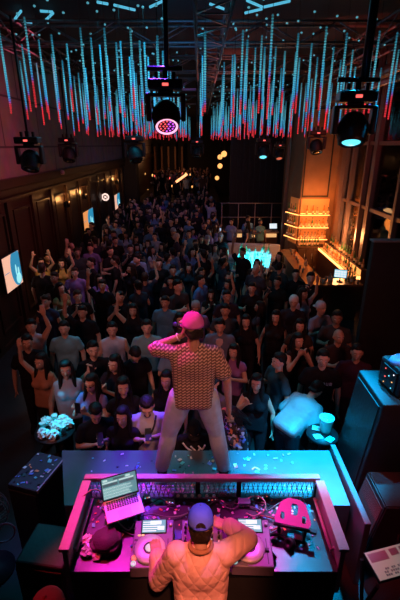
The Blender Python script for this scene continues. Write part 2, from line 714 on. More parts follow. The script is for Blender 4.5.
def figure(**kw):
    """returns dict of meshes: body, shirt, trousers, shoes, hair. Faces -Y, feet at z=0, left = +x"""
    s = dict(DEF)
    s.update(kw)
    f = s['g'] == 'f'
    vx = s['voxel']
    U = Matrix.Translation(V((0, 0, .95))) @ Matrix.Rotation(s['twist'], 4, 'Z') @ Matrix.Rotation(s['lean'], 4, 'X') @ Matrix.Translation(V((0, 0, -.95)))
    shw = .150 if f else .174
    up = lambda p: U @ V(p)
    # head transform
    hp = up((0, .0, 1.50))
    H = Matrix.Translation(hp) @ (U.to_3x3() @ rotm(*s['head'])).to_4x4() @ Matrix.Translation(V((0, 0, -1.50)))
    hd = lambda p: H @ V(p)

    def ell(bm, c, r, T):
        # ellipsoid transformed by T
        b2 = bmesh.new()
        bmesh.ops.create_icosphere(b2, subdivisions=3, radius=1)
        c = V(c)
        for v in b2.verts:
            v.co = T @ (c+V((v.co.x*r[0], v.co.y*r[1], v.co.z*r[2])))
        merge(bm, b2)

    I4 = Matrix.Identity(4)

    def torso(bm, e, pelvis=True):
        if pelvis:
            ell(bm, (0, .01, .95), ((.165 if f else .16)+e, .115+e, .12+e), I4)
        ell(bm, (0, .0, 1.10), ((.125 if f else .15)+e, .095+e, .13+e), U)
        ell(bm, (0, .005, 1.27), ((.15 if f else .178)+e, .108+e, .16+e), U)
        b2 = bmesh.new()
        hull(b2, [((shw-.01, 0, 1.382), .05+e*.7), ((-shw+.01, 0, 1.382), .05+e*.7), ((.045, .01, 1.44), .035+e*.5), ((-.045, .01, 1.44), .035+e*.5), ((.10, .01, 1.25), .08+e), ((-.10, .01, 1.25), .08+e)])
        merge(bm, b2, U)
        b2 = bmesh.new()
        hull(b2, [((.1, .01, 1.2), .08+e), ((-.1, .01, 1.2), .08+e), ((.08, .01, .99), .09+e), ((-.08, .01, .99), .09+e)])
        merge(bm, b2, U)
        if f:
            for sx in (1, -1):
                ell(bm, (sx*.075, -.085, 1.265), (.068+e*.6, .06+e*.6, .062+e*.6), U)

    def arm(bm, side, e, frac, body):
        el, wr, dr, nn, cu = s['L'] if side > 0 else s['Rr']
        S0, E, Wp = up((side*shw, 0, 1.383)), up(el), up(wr)
        k = .88 if f else 1.0
        hull(bm, [(S0, .056*k+e), (S0.lerp(E, .35), .052*k+e), (E, .040*k+e)])
        if frac >= 1:
            hull(bm, [(E, .040*k+e), (E.lerp(Wp, .3), .041*k+e), (E.lerp(Wp, min(frac-1, 1)), .031*k+e)])
        if body:
            hull(bm, [(E, .039*k), (E.lerp(Wp, .3), .040*k), (Wp, .026*k)])
            d3 = U.to_3x3() @ V(dr)
            n3 = U.to_3x3() @ V(nn)
            dd = d3.normalized()
            n4 = (n3-dd*n3.dot(dd)).normalized()
            sv = dd.cross(n4)
            ts = s.get('thumbL', None) if side > 0 else s.get('thumbR', None)
            if ts is None:
                # thumb towards the head / front of the body
                ref = U.to_3x3() @ V((0, -1, 0)) if abs(d3.normalized().z) > .6 and dr[2] < 0 else U.to_3x3() @ V((-side*.6, 0, 1))
                ts = 1 if sv.dot(ref) > 0 else -1
            hand(bm, Wp, d3, n3, cu, ts, .92 if f else 1.04)

    def sleeve(bm, side, e, frac):
        el, wr, dr, nn, cu = s['L'] if side > 0 else s['Rr']
        S0, E, Wp = up((side*shw, 0, 1.383)), up(el), up(wr)
        k = .88 if f else 1.0
        if frac <= 1:
            Q = S0.lerp(E, frac)
            hull(bm, [(S0, .052*k+e*.8), (Q, .051*k+e*1.3)])
        else:
            hull(bm, [(S0, .056*k+e), (E, .043*k+e)])
            hull(bm, [(E, .043*k+e), (E.lerp(Wp, frac-1), .034*k+e)])

    def leg(bm, side, e, foot):
        K, A = (V(s['kneeL']), V(s['ankL'])) if side > 0 else (V(s['kneeR']), V(s['ankR']))
        Hp = V((side*s['hipx'], .01, .92))
        hull(bm, [(Hp, .092+e), (Hp.lerp(K, .4), .082+e), (K, .056+e)])
        B_ = A if foot else A+V((0, 0, .055))
        hull(bm, [(K, .055+e), (K.lerp(A, .3)+V((0, .012, 0)), .056+e), (B_, .038+e*1.2)])
        if foot:
            hull(bm, [(A, .036), (A+V((0, .03, -.045)), .03), (A+V((side*.03, -.14, -.055)), .028)])

    # ---- body
    bm = bmesh.new()
    torso(bm, 0)
    for sd in (1, -1):
        arm(bm, sd, 0, 0, True)
        leg(bm, sd, 0, True)
    b2 = bmesh.new()
    hull(b2, [(up((0, .015, 1.42)), .056 if not f else .046), (hd((0, .012, 1.56)), .052 if not f else .045)])
    merge(bm, b2)
    ell(bm, (0, .012, 1.632), (.076, .094, .096), H)
    b2 = bmesh.new()
    hull(b2, [((0, -.045, 1.60), (.062, .05, .06)), ((0, -.052, 1.537), (.034, .036, .026)), ((.045, -.01, 1.56), .026), ((-.045, -.01, 1.56), .026)])
    merge(bm, b2, H)
    b2 = bmesh.new()
    hull(b2, [((0, -.090, 1.622), .011), ((0, -.112, 1.587), .0125), ((.012, -.098, 1.582), .009), ((-.012, -.098, 1.582), .009)])
    hull(b2, [((.05, -.073, 1.642), .011), ((-.05, -.073, 1.642), .011), ((0, -.086, 1.64), .010)])
    hull(b2, [((.016, -.082, 1.553), .011), ((-.016, -.082, 1.553), .011), ((0, -.089, 1.552), .010)])
    merge(bm, b2, H)
    for sx in (1, -1):
        ell(bm, (sx*.079, .012, 1.605), (.013, .024, .034), H)
    body = remesh(bm, vx, 2)
    body.materials.append(M['skin'])
    if s['face']:
        b3 = bmesh.new()
        b3.from_mesh(body)
        for f_ in b3.faces:
            f_.smooth = True
        for sx in (1, -1):
            b4 = bmesh.new()
            ball(b4, (sx*.031, -.0835, 1.616), (.014, .0095, .0075), 1)
            ball(b4, (sx*.031, -.0915, 1.616), (.0045, .003, .0048), 2)
            b5 = bmesh.new()
            hull(b5, [((sx*.017, -.099, 1.643), .0022), ((sx*.034, -.096, 1.648), .0026), ((sx*.049, -.084, 1.643), .002)])
            merge(b4, b5, None, 2)
            merge(b3, b4, H)
        b4 = bmesh.new()
        ball(b4, (0, -.0965, 1.557), (.024, .008, .006), 3)
        ball(b4, (0, -.0955, 1.547), (.021, .009, .0065), 3)
        merge(b3, b4, H)
        b3.to_mesh(body)
        b3.free()
        for k in ('eye', 'dark', 'lips'):
            body.materials.append(M[k])
    out = {'body': body, 'U': U, 'H': H, 'spec': s}
    # ---- shirt
    e = .014*s['shirt_r']
    bm = bmesh.new()
    torso(bm, e, False)
    b2 = bmesh.new()
    hz = s['shirt_hem']
    wx = .105 if f else .115
    hull(b2, [((sx*wx*.9, sy*.045+.01, 1.08), .055+e) for sx in (1, -1) for sy in (1, -1)]+[((sx*wx, sy*.07+.01, hz), .046+e) for sx in (1, -1) for sy in (1, -1)])
    merge(bm, b2, U)
    fr_ = 1.92 if s['longsleeve'] else s['sleeve']
    if fr_ > 0:
        for sd in (1, -1):
            sleeve(bm, sd, e+.004, fr_)
    out['shirt'] = remesh(bm, max(vx, .012), 2)
    out['shirt'].materials.append(M['cloth'])
    # ---- trousers
    bm = bmesh.new()
    ell(bm, (0, .01, .93), (.165, .12, .11), I4)
    for sd in (1, -1):
        leg(bm, sd, s.get('trouser_e', .016), False)
    out['trousers'] = remesh(bm, max(vx, .013), 2)
    out['trousers'].materials.append(M['cloth'])
    # ---- shoes
    bm = bmesh.new()
    for sd in (1, -1):
        A = V(s['ankL'] if sd > 0 else s['ankR'])
        hull(bm, [(A+V((0, .015, .0)), .052), (A+V((0, .045, -.045)), .042), (A+V((sd*.03, -.15, -.05)), .036), (A+V((sd*.02, -.08, -.035)), .042)])
    out['shoes'] = remesh(bm, max(vx, .012), 1)
    out['shoes'].materials.append(M['cloth'])
    # ---- hair
    st_ = s['hair']
    bm = bmesh.new()
    if st_ in ('short', 'long', 'bun'):
        ell(bm, (0, .030, 1.655), (.086, .094, .092), H)
        ell(bm, (0, .002, 1.705), (.072, .082, .046), H)
        b2 = bmesh.new()
        hull(b2, [((.07, .03, 1.63), .022), ((-.07, .03, 1.63), .022), ((.045, .085, 1.56), .022), ((-.045, .085, 1.56), .022)])
        if st_ == 'long':
            for sx in (1, -1):
                hull(b2, [((sx*.074, -.005, 1.64), .026), ((sx*.088, .02, 1.50), .03), ((sx*.095, -.045, 1.36), .03)])
                hull(b2, [((sx*.06, .06, 1.62), .04), ((sx*.07, .085, 1.45), .045), ((sx*.06, .10, 1.28), .035)])
            hull(b2, [((0, .08, 1.62), .05), ((.03, .105, 1.4), .05), ((-.03, .105, 1.28), .035)])
        if st_ == 'bun':
            ball(b2, (0, .11, 1.70), .045)
        merge(bm, b2, H)
    elif st_ in ('cap', 'backcap'):
        b2 = bmesh.new()
        hull(b2, [((.068, .035, 1.60), .02), ((-.068, .035, 1.60), .02), ((.045, .085, 1.555), .02), ((-.045, .085, 1.555), .02), ((0, .08, 1.62), .03)])
        merge(bm, b2, H)
    out['hair'] = None
    if len(bm.verts):
        out['hair'] = remesh(bm, max(vx*.8, .009), 1)
        out['hair'].materials.append(M['hair'])
    else:
        bm.free()
    out['cap'] = None
    if st_ in ('cap', 'backcap'):
        bm = bmesh.new()
        n, k = 20, 7
        # dome
        rings = []
        for j in range(k+1):
            ph = j/k*PI/2
            rings.append([(0.092*math.cos(ph)**.75*math.cos(2*PI*i/n), .015+.108*math.cos(ph)**.75*math.sin(2*PI*i/n), 1.655+.105*math.sin(ph)) for i in range(n)])
        vs = [[bm.verts.new(p) for p in r_] for r_ in rings[:-1]]
        low = [bm.verts.new((p[0], p[1], 1.635)) for p in rings[0]]
        vs.insert(0, low)
        topv = bm.verts.new((0, .015, 1.762))
        for a, b_ in zip(vs, vs[1:]):
            for i in range(n):
                bm.faces.new((a[i], a[(i+1) % n], b_[(i+1) % n], b_[i]))
        for i in range(n):
            bm.faces.new((vs[-1][i], vs[-1][(i+1) % n], topv))
        bm.faces.new(low[::-1])
        ball(bm, (0, .015, 1.763), .010)
        for f_ in bm.faces:
            f_.smooth = True
        for v in bm.verts:
            v.co = H @ v.co
        me = bpy.data.meshes.new('cap')
        bm.to_mesh(me)
        bm.free()
        me.materials.append(M['cloth'])
        out['cap'] = me
        bm = bmesh.new()
        sg = -1 if st_ == 'cap' else 1
        pts = []
        for i in range(13):
            a = PI*i/12
            pts.append((.088*math.cos(a), .015+sg*(.085+.085*math.sin(a))))
        for i in range(13):
            a = PI*(1-i/12)
            pts.append((.085*math.cos(a), .015+sg*(.03+.072*math.sin(a))))
        prism(bm, pts if sg > 0 else pts[::-1], 1.640, 1.650)
        for v in bm.verts:
            yy = abs(v.co.y-.015)-.1
            v.co.z -= max(0, yy)*.35 + v.co.x**2*2.2
            v.co = H @ v.co
        me = bpy.data.meshes.new('brim')
        bm.to_mesh(me)
        bm.free()
        me.materials.append(M['cloth'])
        out['brim'] = me
    return out


SK = [(.62, .40, .29), (.50, .31, .22), (.38, .22, .15), (.70, .47, .36)]
HR = [(.012, .009, .008), (.02, .013, .01), (.04, .022, .014)]


def place(fig, loc, rz, scale, skin, shirt, trouser, hair, label, cap=None, shoe=(.02, .02, .022), cat='person', group=None, brim=None):
    r = link('person', fig['body'])
    r.location = loc
    r.rotation_euler = (0, 0, rz)
    r.scale = (scale,)*3
    r.color = (*skin, 1)
    tag(r, label, cat, group)
    for nm, c in (('shirt', shirt), ('trousers', trouser), ('shoes', shoe), ('hair', hair)):
        if fig[nm] is None:
            continue
        o = link(nm, fig[nm], r)
        o.color = (*c, 1)
    if fig['cap'] is not None:
        o = link('cap', fig['cap'], r)
        o.color = (*(cap or (.1, .1, .12)), 1)
        b_ = link('brim', fig['brim'], o)
        b_.color = (*(brim or cap or (.1, .1, .12)), 1)
    return r


# pose fragments
def pose(name):
    P = {}
    if name == 'raiseL':
        P['L'] = ((.30, -.05, 1.60), (.25, -.10, 1.86), (-.1, 0, 1), (0, -1, 0), .25)
    elif name == 'raiseR':
        P['Rr'] = ((-.30, -.05, 1.60), (-.25, -.10, 1.86), (.1, 0, 1), (0, -1, 0), .25)
    elif name == 'phone':
        P['L'] = ((.22, -.13, 1.17), (.055, -.36, 1.40), (-.15, -.15, 1), (-1, .3, 0), .9)
        P['Rr'] = ((-.22, -.13, 1.17), (-.055, -.36, 1.40), (.15, -.15, 1), (1, .3, 0), .9)
    elif name == 'drink':
        P['Rr'] = ((-.25, -.02, 1.14), (-.15, -.27, 1.24), (.5, -.8, .25), (.8, .5, 0), 1.1)
    elif name == 'clap':
        P['L'] = ((.24, -.08, 1.16), (.06, -.29, 1.28), (-.35, -.5, .7), (-1, 0, -.2), .35)
        P['Rr'] = ((-.24, -.08, 1.16), (-.06, -.29, 1.28), (.35, -.5, .7), (1, 0, -.2), .35)
    elif name == 'mouth':
        P['L'] = ((.20, -.16, 1.20), (.05, -.17, 1.44), (-.35, -.1, 1), (-.6, .6, .3), .6)
        P['Rr'] = ((-.20, -.16, 1.20), (-.05, -.17, 1.44), (.35, -.1, 1), (.6, .6, .3), .6)
    elif name == 'lookphone':
        P['L'] = ((.25, -.02, 1.15), (.07, -.20, 1.28), (-.6, -.5, .5), (-.3, .2, 1), .9)
        P['Rr'] = ((-.25, -.02, 1.15), (-.09, -.21, 1.26), (.6, -.5, .5), (.3, .2, 1), .9)
        P['head'] = (.45, 0, 0)
    elif name == 'callphone':
        P['Rr'] = ((-.24, -.13, 1.20), (-.10, -.26, 1.42), (.3, -.1, 1), (.6, .6, 0), .9)
    elif name == 'both':
        P['L'] = ((.28, -.10, 1.56), (.20, -.16, 1.82), (-.2, -.1, 1), (-.5, -.8, 0), .3)
        P['Rr'] = ((-.28, -.10, 1.56), (-.20, -.16, 1.82), (.2, -.1, 1), (.5, -.8, 0), .3)
    return P


CACHE = {}


def lib(g, pz, hair, vox=.011, **kw):
    key = (g, pz, hair, vox, tuple(sorted((k, str(v)) for k, v in kw.items())))
    if key not in CACHE:
        s = dict(g=g, hair=hair, voxel=vox)
        s.update(pose(pz))
        s.update(kw)
        CACHE[key] = figure(**s)
    return CACHE[key]


PEOPLE_XY = []


def person(px, py, g, pz, hair, shirt, label, rot=0, scale=1.0, skin=0, sleeve=.55, vox=.011, hz=1.62, trouser=(.02, .02, .025), cap=None, floor=0.0, hairc=0, group=None, dy=0, **kw):
    fg = lib(g, pz, hair, vox, sleeve=sleeve, **kw)
    rz = R(rot)
    # head offset caused by leaning
    hx = fg['H'] @ V((0, 0, 1.62))
    P = at_h(px, py, floor+hx.z*scale)
    off = Matrix.Rotation(rz, 3, 'Z') @ V((hx.x, hx.y, 0))*scale
    x, y = P.x-off.x, P.y-off.y+dy
    for _ in range(60):         # keep a body's width between neighbours
        mv = 0
        for a, b_ in PEOPLE_XY:
            dx, dy_ = x-a, y-b_
            d_ = math.hypot(dx, dy_*1.25)
            if d_ < .58:
                d_ = max(d_, .01)
                x += dx/d_*(.59-d_)*.6
                y += dy_/d_*(.59-d_)*.6+.004
                mv = 1
        y = max(y, 3.86)
        x = max(x, -4.12)
        if not mv:
            break
    PEOPLE_XY.append((x, y))
    r = place(fg, (x, y, floor), rz, scale, SK[skin], shirt, trouser, HR[hairc], label, cap, group=group)
    r['fp'] = 1
    return r, fg


def local_pt(r, p):
    return Matrix.Translation(r.location) @ Matrix.Rotation(r.rotation_euler.z, 4, 'Z') @ Matrix.Scale(r.scale[0], 4) @ V(p)


def phone(P, rot, label, lit=None, size=1.0):
    bm = bmesh.new()
    bbox(bm, -.037*size, .037*size, -.005, .005, -.075*size, .075*size, .004)
    o = tag(mesh_obj('phone', bm, M['black']), label, 'phone', )
    o.location = P
    o.rotation_euler = rot
    bm = bmesh.new()
    box(bm, -.033*size, .033*size, .0052, .0066, -.068*size, .068*size)
    mesh_obj('screen', bm, M['phonelit'] if lit else M['black'], o)
    return o


M['phonelit'] = mat('phone_screen', (.1, .1, .1), .2, emit=(.55, .75, 1), strength=.8, sample=False)


def pattern_shirt():
    m = bpy.data.materials.new('leaf_print_shirt')
    m.use_nodes = True
    nt = m.node_tree
    b = nt.nodes['Principled BSDF']
    tc = nt.nodes.new('ShaderNodeTexCoord')
    sp = nt.nodes.new('ShaderNodeSeparateXYZ')
    nt.links.new(tc.outputs['Object'], sp.inputs[0])

    def mth(op, a, b_=None):
        n = nt.nodes.new('ShaderNodeMath')
        n.operation = op
        for i, x in enumerate((a, b_)):
            if x is None:
                continue
            if isinstance(x, (int, float)):
                n.inputs[i].default_value = x
            else:
                nt.links.new(x, n.inputs[i])
        return n.outputs[0]
    # scale-like rows: zigzag offset in z along x
    zig = mth('PINGPONG', mth('MULTIPLY', sp.outputs['X'], 1.0), .0185)
    zz = mth('ADD', sp.outputs['Z'], mth('MULTIPLY', zig, .75))
    row = mth('PINGPONG', zz, .0135)
    st_ = mth('GREATER_THAN', row, .0078)
    colm = mth('PINGPONG', mth('ADD', sp.outputs['X'], .009), .0185)
    gap = mth('GREATER_THAN', colm, .0035)
    fac = mth('MULTIPLY', st_, gap)
    mx = nt.nodes.new('ShaderNodeMix')
    mx.data_type = 'RGBA'
    mx.inputs[6].default_value = (.12, .07, .055, 1)
    mx.inputs[7].default_value = (.50, .36, .29, 1)
    nt.links.new(fac, mx.inputs[0])
    nt.links.new(mx.outputs[2], b.inputs['Base Color'])
    b.inputs['Roughness'].default_value = .8
    return m


def quilt_mat():
    m = bpy.data.materials.new('quilted_nylon')
    m.use_nodes = True
    nt = m.node_tree
    b = nt.nodes['Principled BSDF']
    tc = nt.nodes.new('ShaderNodeTexCoord')
    hs = []
    for ang in (38, -38):
        mp = nt.nodes.new('ShaderNodeMapping')
        mp.inputs['Rotation'].default_value = (0, R(ang), 0)
        wv = nt.nodes.new('ShaderNodeTexWave')
        wv.bands_direction = 'X'
        wv.inputs['Scale'].default_value = 4.2
        wv.inputs['Distortion'].default_value = 1.2
        wv.inputs['Detail'].default_value = 1
        nt.links.new(tc.outputs['Object'], mp.inputs[0])
        nt.links.new(mp.outputs[0], wv.inputs[0])
        pw = nt.nodes.new('ShaderNodeMath')
        pw.operation = 'POWER'
        pw.inputs[1].default_value = .35
        nt.links.new(wv.outputs['Fac'], pw.inputs[0])
        hs.append(pw.outputs[0])
    mn = nt.nodes.new('ShaderNodeMath')
    mn.operation = 'MINIMUM'
    nt.links.new(hs[0], mn.inputs[0])
    nt.links.new(hs[1], mn.inputs[1])
    n = nt.nodes.new('ShaderNodeTexNoise')
    n.inputs['Scale'].default_value = 14
    nt.links.new(tc.outputs['Object'], n.inputs['Vector'])
    ad = nt.nodes.new('ShaderNodeMath')
    nt.links.new(mn.outputs[0], ad.inputs[0])
    nt.links.new(n.outputs['Fac'], ad.inputs[1])
    bp = nt.nodes.new('ShaderNodeBump')
    bp.inputs['Strength'].default_value = .4
    bp.inputs['Distance'].default_value = .014
    nt.links.new(ad.outputs[0], bp.inputs['Height'])
    nt.links.new(bp.outputs['Normal'], b.inputs['Normal'])
    b.inputs['Base Color'].default_value = (.80, .47, .44, 1)
    b.inputs['Roughness'].default_value = .6
    return m


def denim_mat():
    m = mat('washed_denim', (.38, .46, .52), .85, bump=.5, bscale=14, vary=.25)
    return m


def to_local(P, O, sc_):
    return ((-(P.x-O.x))/sc_, (-(P.y-O.y))/sc_, (P.z-O.z)/sc_)


# ---- the MC on the stage riser
MCO = V((-.06, 3.25, STZ))
MCS = 1.045
e_l = to_local(at_d(152, 348, 3.30), MCO, MCS)
h_l = to_local(at_d(183, 335, 3.30), MCO, MCS)
e_r = to_local(at_d(227, 380, 3.20), MCO, MCS)
h_r = to_local(at_d(229, 408, 3.28), MCO, MCS)
mc = figure(g='m', hair='cap', voxel=.008, trouser_e=.03,
            L=(e_l, h_l, (-.25, -.1, 1), (-.9, .2, 0), 1.1), thumbL=-1,
            Rr=(e_r, h_r, (.05, -.15, -1), (.9, .3, 0), .75),
            kneeL=(.24, -.05, .49), ankL=(.315, .02, .085), kneeR=(-.215, -.05, .49), ankR=(-.29, .02, .085), hipx=.115,
            head=(.15, .35, 0), sleeve=.72, shirt_r=1.3, shirt_hem=.91)
r = place(mc, MCO, PI, MCS, (.36, .20, .13), (1, 1, 1), (.3, .35, .4), HR[0], 'MC in leaf print shirt and pink cap standing on the stage, seen from behind', cap=(.62, .13, .52), shoe=(.02, .02, .022))
r.name = 'performer'
MCROOT = r
for ch in r.children:
    if ch.name.startswith('shirt'):
        ch.data.materials[0] = pattern_shirt()
    if ch.name.startswith('trousers'):
        ch.data.materials[0] = denim_mat()
# watch on raised wrist
wp = V(h_l).lerp(V(e_l), .16)
bm = bmesh.new()
d_ = (V(e_l)-V(h_l)).normalized()
u_, w_ = frame_of(d_)
tube(bm, [wp+(u_*math.cos(2*PI*i/16)+w_*math.sin(2*PI*i/16))*.034 for i in range(16)], .006, 6, closed=True)
ball(bm, wp+u_*.036, (.014, .014, .014))
bm2 = mesh_obj('wristwatch', bm, M['white'], r)
# microphone held at the raised hand
mic_w = local_pt(r, V(h_l)+V((-.02, -.02, .075)))
bm = bmesh.new()
lathe(bm, [(0, -.09), (.011, -.09), (.013, -.04), (.015, .03), (.0, .03)], 12)
mic = tag(mesh_obj('microphone', bm, M['blackmetal'], None, True), 'dark handheld microphone in the raised hand of the MC', 'microphone')
mic.location = mic_w + V((-.05, .0, .0))
mic.rotation_euler = (0, R(-62), 0)
bm = bmesh.new()
ball(bm, (0, 0, .045), (.021, .021, .024))
mesh_obj('grille', bm, mat('mic_grille', (.12, .12, .35), .35, .6), mic)

# ---- the DJ at the booth
DJO = V((.005, 1.90, .5))
DJS = .955
hl_w = at_h(157, 556, 1.60)
hr_w = at_h(229, 524, 1.66)
e_l = to_local(at_d(158, 580, 2.0), DJO, DJS)
e_r = to_local(at_d(249, 541, 2.1), DJO, DJS)
dj = figure(g='m', hair='cap', voxel=.008, L=(e_l, to_local(hl_w, DJO, DJS), (.25, -1, -.25), (0, -.2, -1), .45), thumbL=None,
            Rr=(e_r, to_local(hr_w, DJO, DJS), (.9, -.5, -.25), (0, -.3, -1), .6), lean=.10, head=(.28, 0, 0),
            longsleeve=True, shirt_r=2.2, shirt_hem=.92)
r = place(dj, DJO, PI, DJS, (.60, .37, .27), (1, 1, 1), (.02, .02, .025), HR[1], 'DJ in peach quilted jacket and blue cap bent over the decks', cap=(.12, .17, .85))
r.name = 'performer'
DJROOT = r
for ch in r.children:
    if ch.name.startswith('shirt'):
        ch.name = 'jacket'
        ch.data.materials[0] = quilt_mat()
        jk = ch
U = dj['U']
bm = bmesh.new()       # rib-knit collar
tube(bm, [U @ V((.078*math.cos(2*PI*i/20), .012+.075*math.sin(2*PI*i/20), 1.475+.012*math.sin(2*PI*i/20))) for i in range(20)], .017, 8, closed=True)
mesh_obj('collar', bm, mat('jacket_collar', (.42, .2, .12), .8, bump=.3, bscale=80), jk)
bm = bmesh.new()       # cap back: dark opening, strap under it
pts = []
Hm = dj['H']
arc = [(.036*math.cos(PI*i/10), .04*math.sin(PI*i/10)) for i in range(11)]


def dome_pt(x, z):
    # point on the back of the cap
    zz = max(0, z-1.655)/.105
    s_ = max(0, 1-min(zz, .99)**2)**.375
    yy = .015+.108*s_*math.sqrt(max(0, 1-(x/(.092*s_))**2))
    return V((x, yy, z))


op = [dome_pt(a, 1.652+b_) for a, b_ in arc]
vs = [bm.verts.new(Hm @ (p+V((0, .004, 0)))) for p in op]
c_ = bm.verts.new(Hm @ (dome_pt(0, 1.665)+V((0, .004, 0))))
for a, b_ in zip(vs, vs[1:]):
    bm.faces.new((a, b_, c_))
bm.faces.new((vs[-1], vs[0], c_))
capo = [c for c in r.children if c.name.startswith('cap')][0]
o = mesh_obj('cap_opening', bm, M['hair'], capo)
o.color = (*HR[1], 1)
bm = bmesh.new()
tube(bm, [Hm @ (dome_pt(-.045+.009*i, 1.645)+V((0, .004, 0))) for i in range(11)], .008, 6)
o = mesh_obj('strap', bm, M['cloth'], capo)
o.color = (.08, .09, .45, 1)

# ================================================================== BOOTH
TZ = 1.40
bm = bmesh.new()
bbox(bm, -1.0, 1.06, 2.10, 2.79, TZ-.06, TZ, .006)
booth = tag(mesh_obj('booth_table', bm, mat('booth_top', (.014, .018, .022), .3, vary=.5, bscale=9, bump=.1)), 'black DJ table enclosed by low rail panels', 'table')
for x in (-.92, .98):
    for yy in (2.16, 2.72):
        bm = bmesh.new()
        bbox(bm, x-.03, x+.03, yy-.03, yy+.03, .5, TZ-.061, .004)
        mesh_obj('leg', bm, M['blackmetal'], booth)
bm = bmesh.new()
box(bm, -1.0, 1.06, 2.11, 2.13, .56, TZ-.061)
mesh_obj('front_panel', bm, M['blackmatte'], booth)

M['rail'] = mat('painted_rail', (.42, .34, .36), .4, vary=.15)
M['mesh'] = mat('expanded_metal', (.3, .3, .32), .4, .5)
fr_ = tag(empty('booth_screen', (0, 2.81, TZ)), 'metal framed mesh screen along the front of the DJ table', 'screen panel')
bm = bmesh.new()
bbox(bm, -1.06, 1.10, -.0, .06, .17, .215, .006)
mesh_obj('top_rail', bm, M['rail'], fr_)
bm = bmesh.new()
bbox(bm, -1.06, 1.10, 0, .06, -.06, -.02, .005)
mesh_obj('bottom_rail', bm, M['blackmetal'], fr_)
for x in (-1.04, -.02, .36, 1.08):
    bm = bmesh.new()
    box(bm, x-.02, x+.02, .01, .05, -.02, .17)
    mesh_obj('post', bm, M['blackmetal'], fr_)
bm = bmesh.new()
n = 46
for i in range(n):
    x0 = -1.02+i*(2.08/n)
    dx = 2.08/n
    for s in (0, 1):
        a = V((x0+(dx if s else 0), .03, -.02))
        b_ = V((x0+(0 if s else dx), .03, .17))
        for k in range(3):
            p, q = a.lerp(b_, 0), b_
        u = .0035
        cyl(bm, a, b_, u, n=4, cap=False)
for k in range(1, 5):
    box(bm, -1.02, 1.06, .027, .033, -.02+k*.038-.002, -.02+k*.038+.002)
mesh_obj('mesh_infill', bm, M['mesh'], fr_)


def side_panel(x, lab, flip):
    e_ = tag(empty('booth_side_panel', (x, 2.14, TZ)), lab, 'panel')
    bm = bmesh.new()
    bbox(bm, -.02, .02, 0, .66, -.3, .17, .004)
    mesh_obj('board', bm, M['rail'], e_)
    bm = bmesh.new()
    bbox(bm, -.04, .04, -.01, .66, .171, .205, .004)
    mesh_obj('top_rail', bm, M['rail'], e_)
    bm = bmesh.new()
    cyl(bm, (flip*.05, .1, .05), (flip*.05, .6, .05), .013)
    cyl(bm, (flip*.02, .12, .05), (flip*.05, .12, .05), .01)
    cyl(bm, (flip*.02, .58, .05), (flip*.05, .58, .05), .01)
    mesh_obj('handle', bm, M['rail'], e_)
    return e_


side_panel(-1.03, 'pink lit side panel of the DJ booth beside the laptop', 1)
side_panel(1.09, 'red lit side panel of the DJ booth beside the laptop stand', -1)

# ---- players and mixer
M['deck'] = mat('deck_plastic', (.17, .13, .2), .38, vary=.12)
M['jog'] = mat('jog_wheel', (.66, .62, .66), .3, .1)
M['jogc'] = mat('jog_display', (.5, .6, .6), .3, emit=(.7, 1, .95), strength=.45, sample=False)
M['lcd'] = mat('lcd_screen', (.1, .2, .22), .25, emit=(.25, .75, .8), strength=.55, sample=False)
M['lcdw'] = mat('lcd_bright', (.3, .3, .3), .25, emit=(.85, .95, 1), strength=1.0, sample=False)
M['ledred'] = mat('led_red', (.3, .02, .02), .3, emit=(1, .12, .1), strength=1.6, sample=False)
M['ledor'] = mat('led_orange', (.3, .1, .02), .3, emit=(1, .45, .12), strength=1.5, sample=False)
M['ledcy'] = mat('led_cyan', (.02, .2, .3), .3, emit=(.15, .75, 1), strength=1.4, sample=False)
M['ledwh'] = mat('led_white', (.3, .3, .3), .3, emit=(1, .9, .95), strength=1.4, sample=False)


